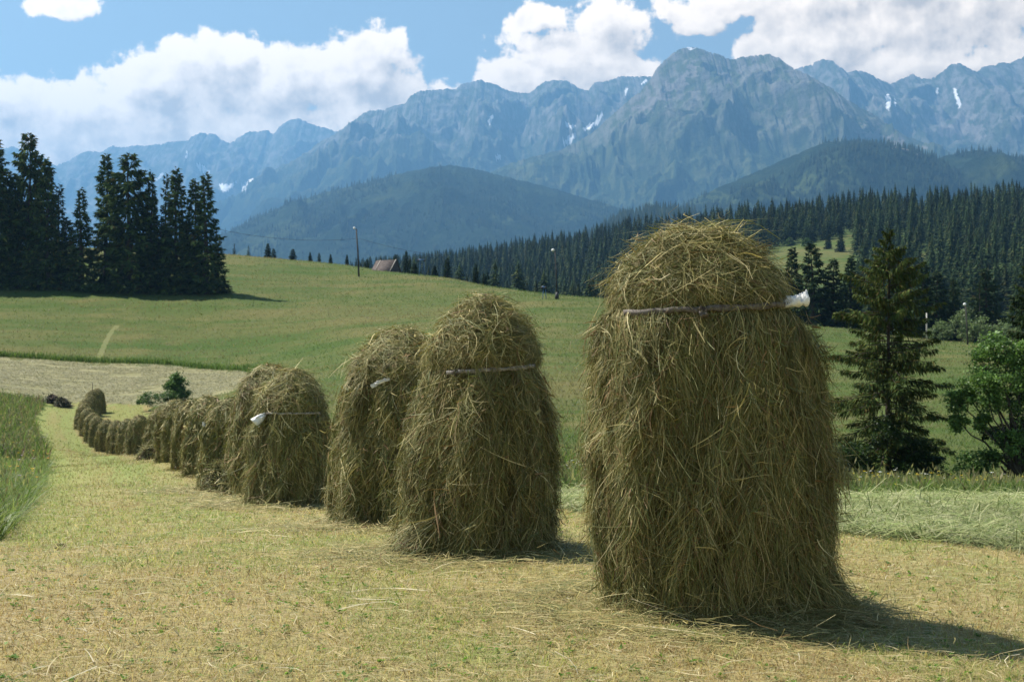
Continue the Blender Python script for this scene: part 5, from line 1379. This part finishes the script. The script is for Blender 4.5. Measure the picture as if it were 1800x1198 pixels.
# tall grass: beyond the swath on the right, along the left edge, and the open meadow
TG = [(0.085, 0.145, 0.030), (0.14, 0.205, 0.048), (0.21, 0.25, 0.078), (0.21, 0.185, 0.085), (0.15, 0.11, 0.075)]
acc = Acc()
def tallgrass(X, Y, hm, wmul, p, rng, lean=.5):
    n = len(X); P0 = np.stack([X, Y, ground(X, Y) - .01], 1)
    h = hm * rng.lognormal(0, .28, n) * (1 + .3 * fbm(X / 2.5, Y / 2.5, 2, 55))
    V, Q, T, c = blades(P0, h, 0.007 * wmul * rng.lognormal(0, .3, n), lean * rng.lognormal(0, .4, n), pick_col(TG, n, rng, p), rng); acc.add(V, Q, T, c)
    s = rng.uniform(0, 1, n) < .02          # seed heads
    tip = P0[s] + np.stack([rng.normal(0, .06, s.sum()), rng.normal(0, .06, s.sum()), h[s] * 1.05], 1)
    V, Q, c = cards(tip, np.stack([rng.normal(0, .3, s.sum()), rng.normal(0, .3, s.sum()), np.ones(s.sum())], 1), .14 * np.ones(s.sum()), .018 * wmul * np.ones(s.sum()), rng.normal(0, 1, (s.sum(), 3)), pick_col([(.24, .23, .10), (.23, .20, .10), (.30, .28, .13)], s.sum(), rng), rng); acc.add(V, Q, col=c)
X, Y = scatter(120000, 18.5, 42, 930, 1960, 0.6, rs)
m = ~inpoly(X, Y, swath_poly) & ~inpoly(X, Y, stub_poly) & ~((X < 3) & (Y < 19)); X, Y = X[m], Y[m]
tallgrass(X, Y, .21, 2.0, [.30, .36, .22, .10, .02], rs)
X, Y = scatter(110000, 11.5, 118, -260, 125, 0.5, rs)
m = inpoly(X, Y, tall_poly) & ~inpoly(X, Y, stub_poly); X, Y = X[m], Y[m]
dist_e = Y
p_ = [.30, .34, .18, .12, .06]
sel = Y < 52; tallgrass(X[sel], Y[sel], .35, 2.0, [.1, .40, .44, .06, .0], rs, .95)
tallgrass(X[~sel], Y[~sel], .50, 4.5, [.25, .2, .15, .22, .18], rs)
edge_ = np.array([hit(a, b)[:2] for a, b in [(-60, 627), (0, 628), (100, 635), (200, 640), (300, 643), (430, 652), (455, 659)]])
t_ = rs.uniform(0, len(edge_) - 1.001, 6000); k_ = t_.astype(int); f_ = (t_ - k_)[:, None]; q_ = edge_[k_] * (1 - f_) + edge_[k_ + 1] * f_ + rs.normal(0, .35, (6000, 2)) + np.array([0, .8])
tallgrass(q_[:, 0], q_[:, 1], .55, 5.5, [.6, .35, .05, 0, 0], rs, .4)
o = acc.build("tall_grass", M_grass); tag(o, kind="stuff")
# open meadow: tufts growing larger with distance so that the sward keeps its nap
acc = Acc()
X, Y = scatter(230000, 20, 290, -120, 1920, 0.35, rs)
m = ~inpoly(X, Y, swath_poly) & ~inpoly(X, Y, stub_poly) & ~inpoly(X, Y, farm_poly) & ~inpoly(X, Y, tall_poly)
pxx = 900 + F * X / Y; m &= Y < np.interp(pxx, CREST_PX, CREST_Y) * 1.03
for a, b in zip(trail_pts[:-1], trail_pts[1:]):
    d = b - a; k = np.clip(((X - a[0]) * d[0] + (Y - a[1]) * d[1]) / (d ** 2).sum(), 0, 1); m &= np.hypot(X - a[0] - k * d[0], Y - a[1] - k * d[1]) > .25
X, Y = X[m], Y[m]; n = len(X)
P0 = np.stack([X, Y, ground(X, Y) - .02], 1)
band = fbm(X / 30, Y / 7, 4, 77); tone = fbm(X / 60, Y / 60, 2, 78)
MG = np.array([(0.078, 0.128, 0.028), (0.102, 0.132, 0.037), (0.138, 0.140, 0.053), (0.170, 0.144, 0.068)])
sel = np.clip((1.5 - band * 3.0 + tone * 2.2 + 0.6 * np.interp(Y, [60, 140, 220, 280], [0, -.4, .3, 1.0]) + rs.normal(0, .8, n)).astype(int), 0, 3)
wm = np.interp(Y, [20, 60, 150, 300], [.012, .022, .045, .08])
V, Q, T, c = blades(P0, np.interp(Y, [20, 100, 300], [.20, .22, .28]) * rs.lognormal(0, .3, n), wm * rs.lognormal(0, .3, n), rs.uniform(.6, 2.0, n), MG[sel] * rs.uniform(.8, 1.2, (n, 1)), rs)
acc.add(V, Q, T, c); o = acc.build("meadow_grass", M_grass); tag(o, kind="stuff")
# drying hay lying in the far mown field
acc = Acc()
X, Y = scatter(60000, 112, 156, -150, 470, 1.0, rs); m = inpoly(X, Y, farm_poly) & ~inpoly(X, Y, stub_poly); X, Y = X[m], Y[m]
k = fbm(X / 5, Y / 2.2, 4, 88) > -.3; X, Y = X[k], Y[k]; n = len(X)
V, Q, c = lying(np.stack([X, Y, ground(X, Y) + .05 * rs.uniform(0, 1, n)], 1), .42 * rs.lognormal(0, .3, n), .035 * rs.lognormal(0, .3, n), pick_col([(.30, .275, .155), (.25, .235, .125), (.34, .315, .195), (.20, .195, .09)], n, rs), rs, .4, .3)
acc.add(V, Q, col=c); o = acc.build("drying_hay", M_straw); tag(o, kind="stuff")
# meadow flowers
acc = Acc()
def flowers(X, Y, hm, size, pal, rng):
    for x, y, z in zip(X, Y, ground(X, Y)):
        h = hm * rng.uniform(.35, 1.15); m_ = 5; a = np.arange(m_) * 1.2566 + rng.uniform(0, 6); s = size * rng.uniform(.7, 1.3)
        V, Q, c = cards(np.tile([x, y, z + h], (m_, 1)), np.stack([np.cos(a), np.sin(a), .35 + 0 * a], 1), np.full(m_, s), np.full(m_, s * .6), np.tile([0, 0, 1.], (m_, 1)), np.tile(pal[rng.integers(0, len(pal))], (m_, 1)), rng); acc.add(V, Q, col=c)
        V, Q, c = cards(np.array([[x, y, z]]), np.array([[.02, .01, 1.]]), np.array([h]), np.array([.008]), np.array([[1., 0, 0]]), np.array([[.08, .13, .03]]), rng); acc.add(V, Q, col=c)
X, Y = scatter(230, 18.8, 31, 950, 1900, 1.0, rs); m = ~inpoly(X, Y, swath_poly) & ~inpoly(X, Y, stub_poly) & (Y > 19); X, Y = X[m], Y[m]
flowers(X, Y, .36, .032, [(.75, .73, .70), (.7, .5, .03), (.75, .74, .72)], rs)
X, Y = scatter(55, 20, 28, 1500, 1850, 1.0, rs); flowers(X, Y, .36, .036, [(.75, .52, .02), (.7, .55, .05)], rs)
X, Y = scatter(90, 25, 100, -80, 90, 1.0, rs); m = inpoly(X, Y, tall_poly); flowers(X[m], Y[m], .55, .07, [(.65, .42, .04), (.6, .3, .05), (.4, .3, .4)], rs)
o = acc.build("meadow_flowers", M_leaf); tag(o, kind="stuff")
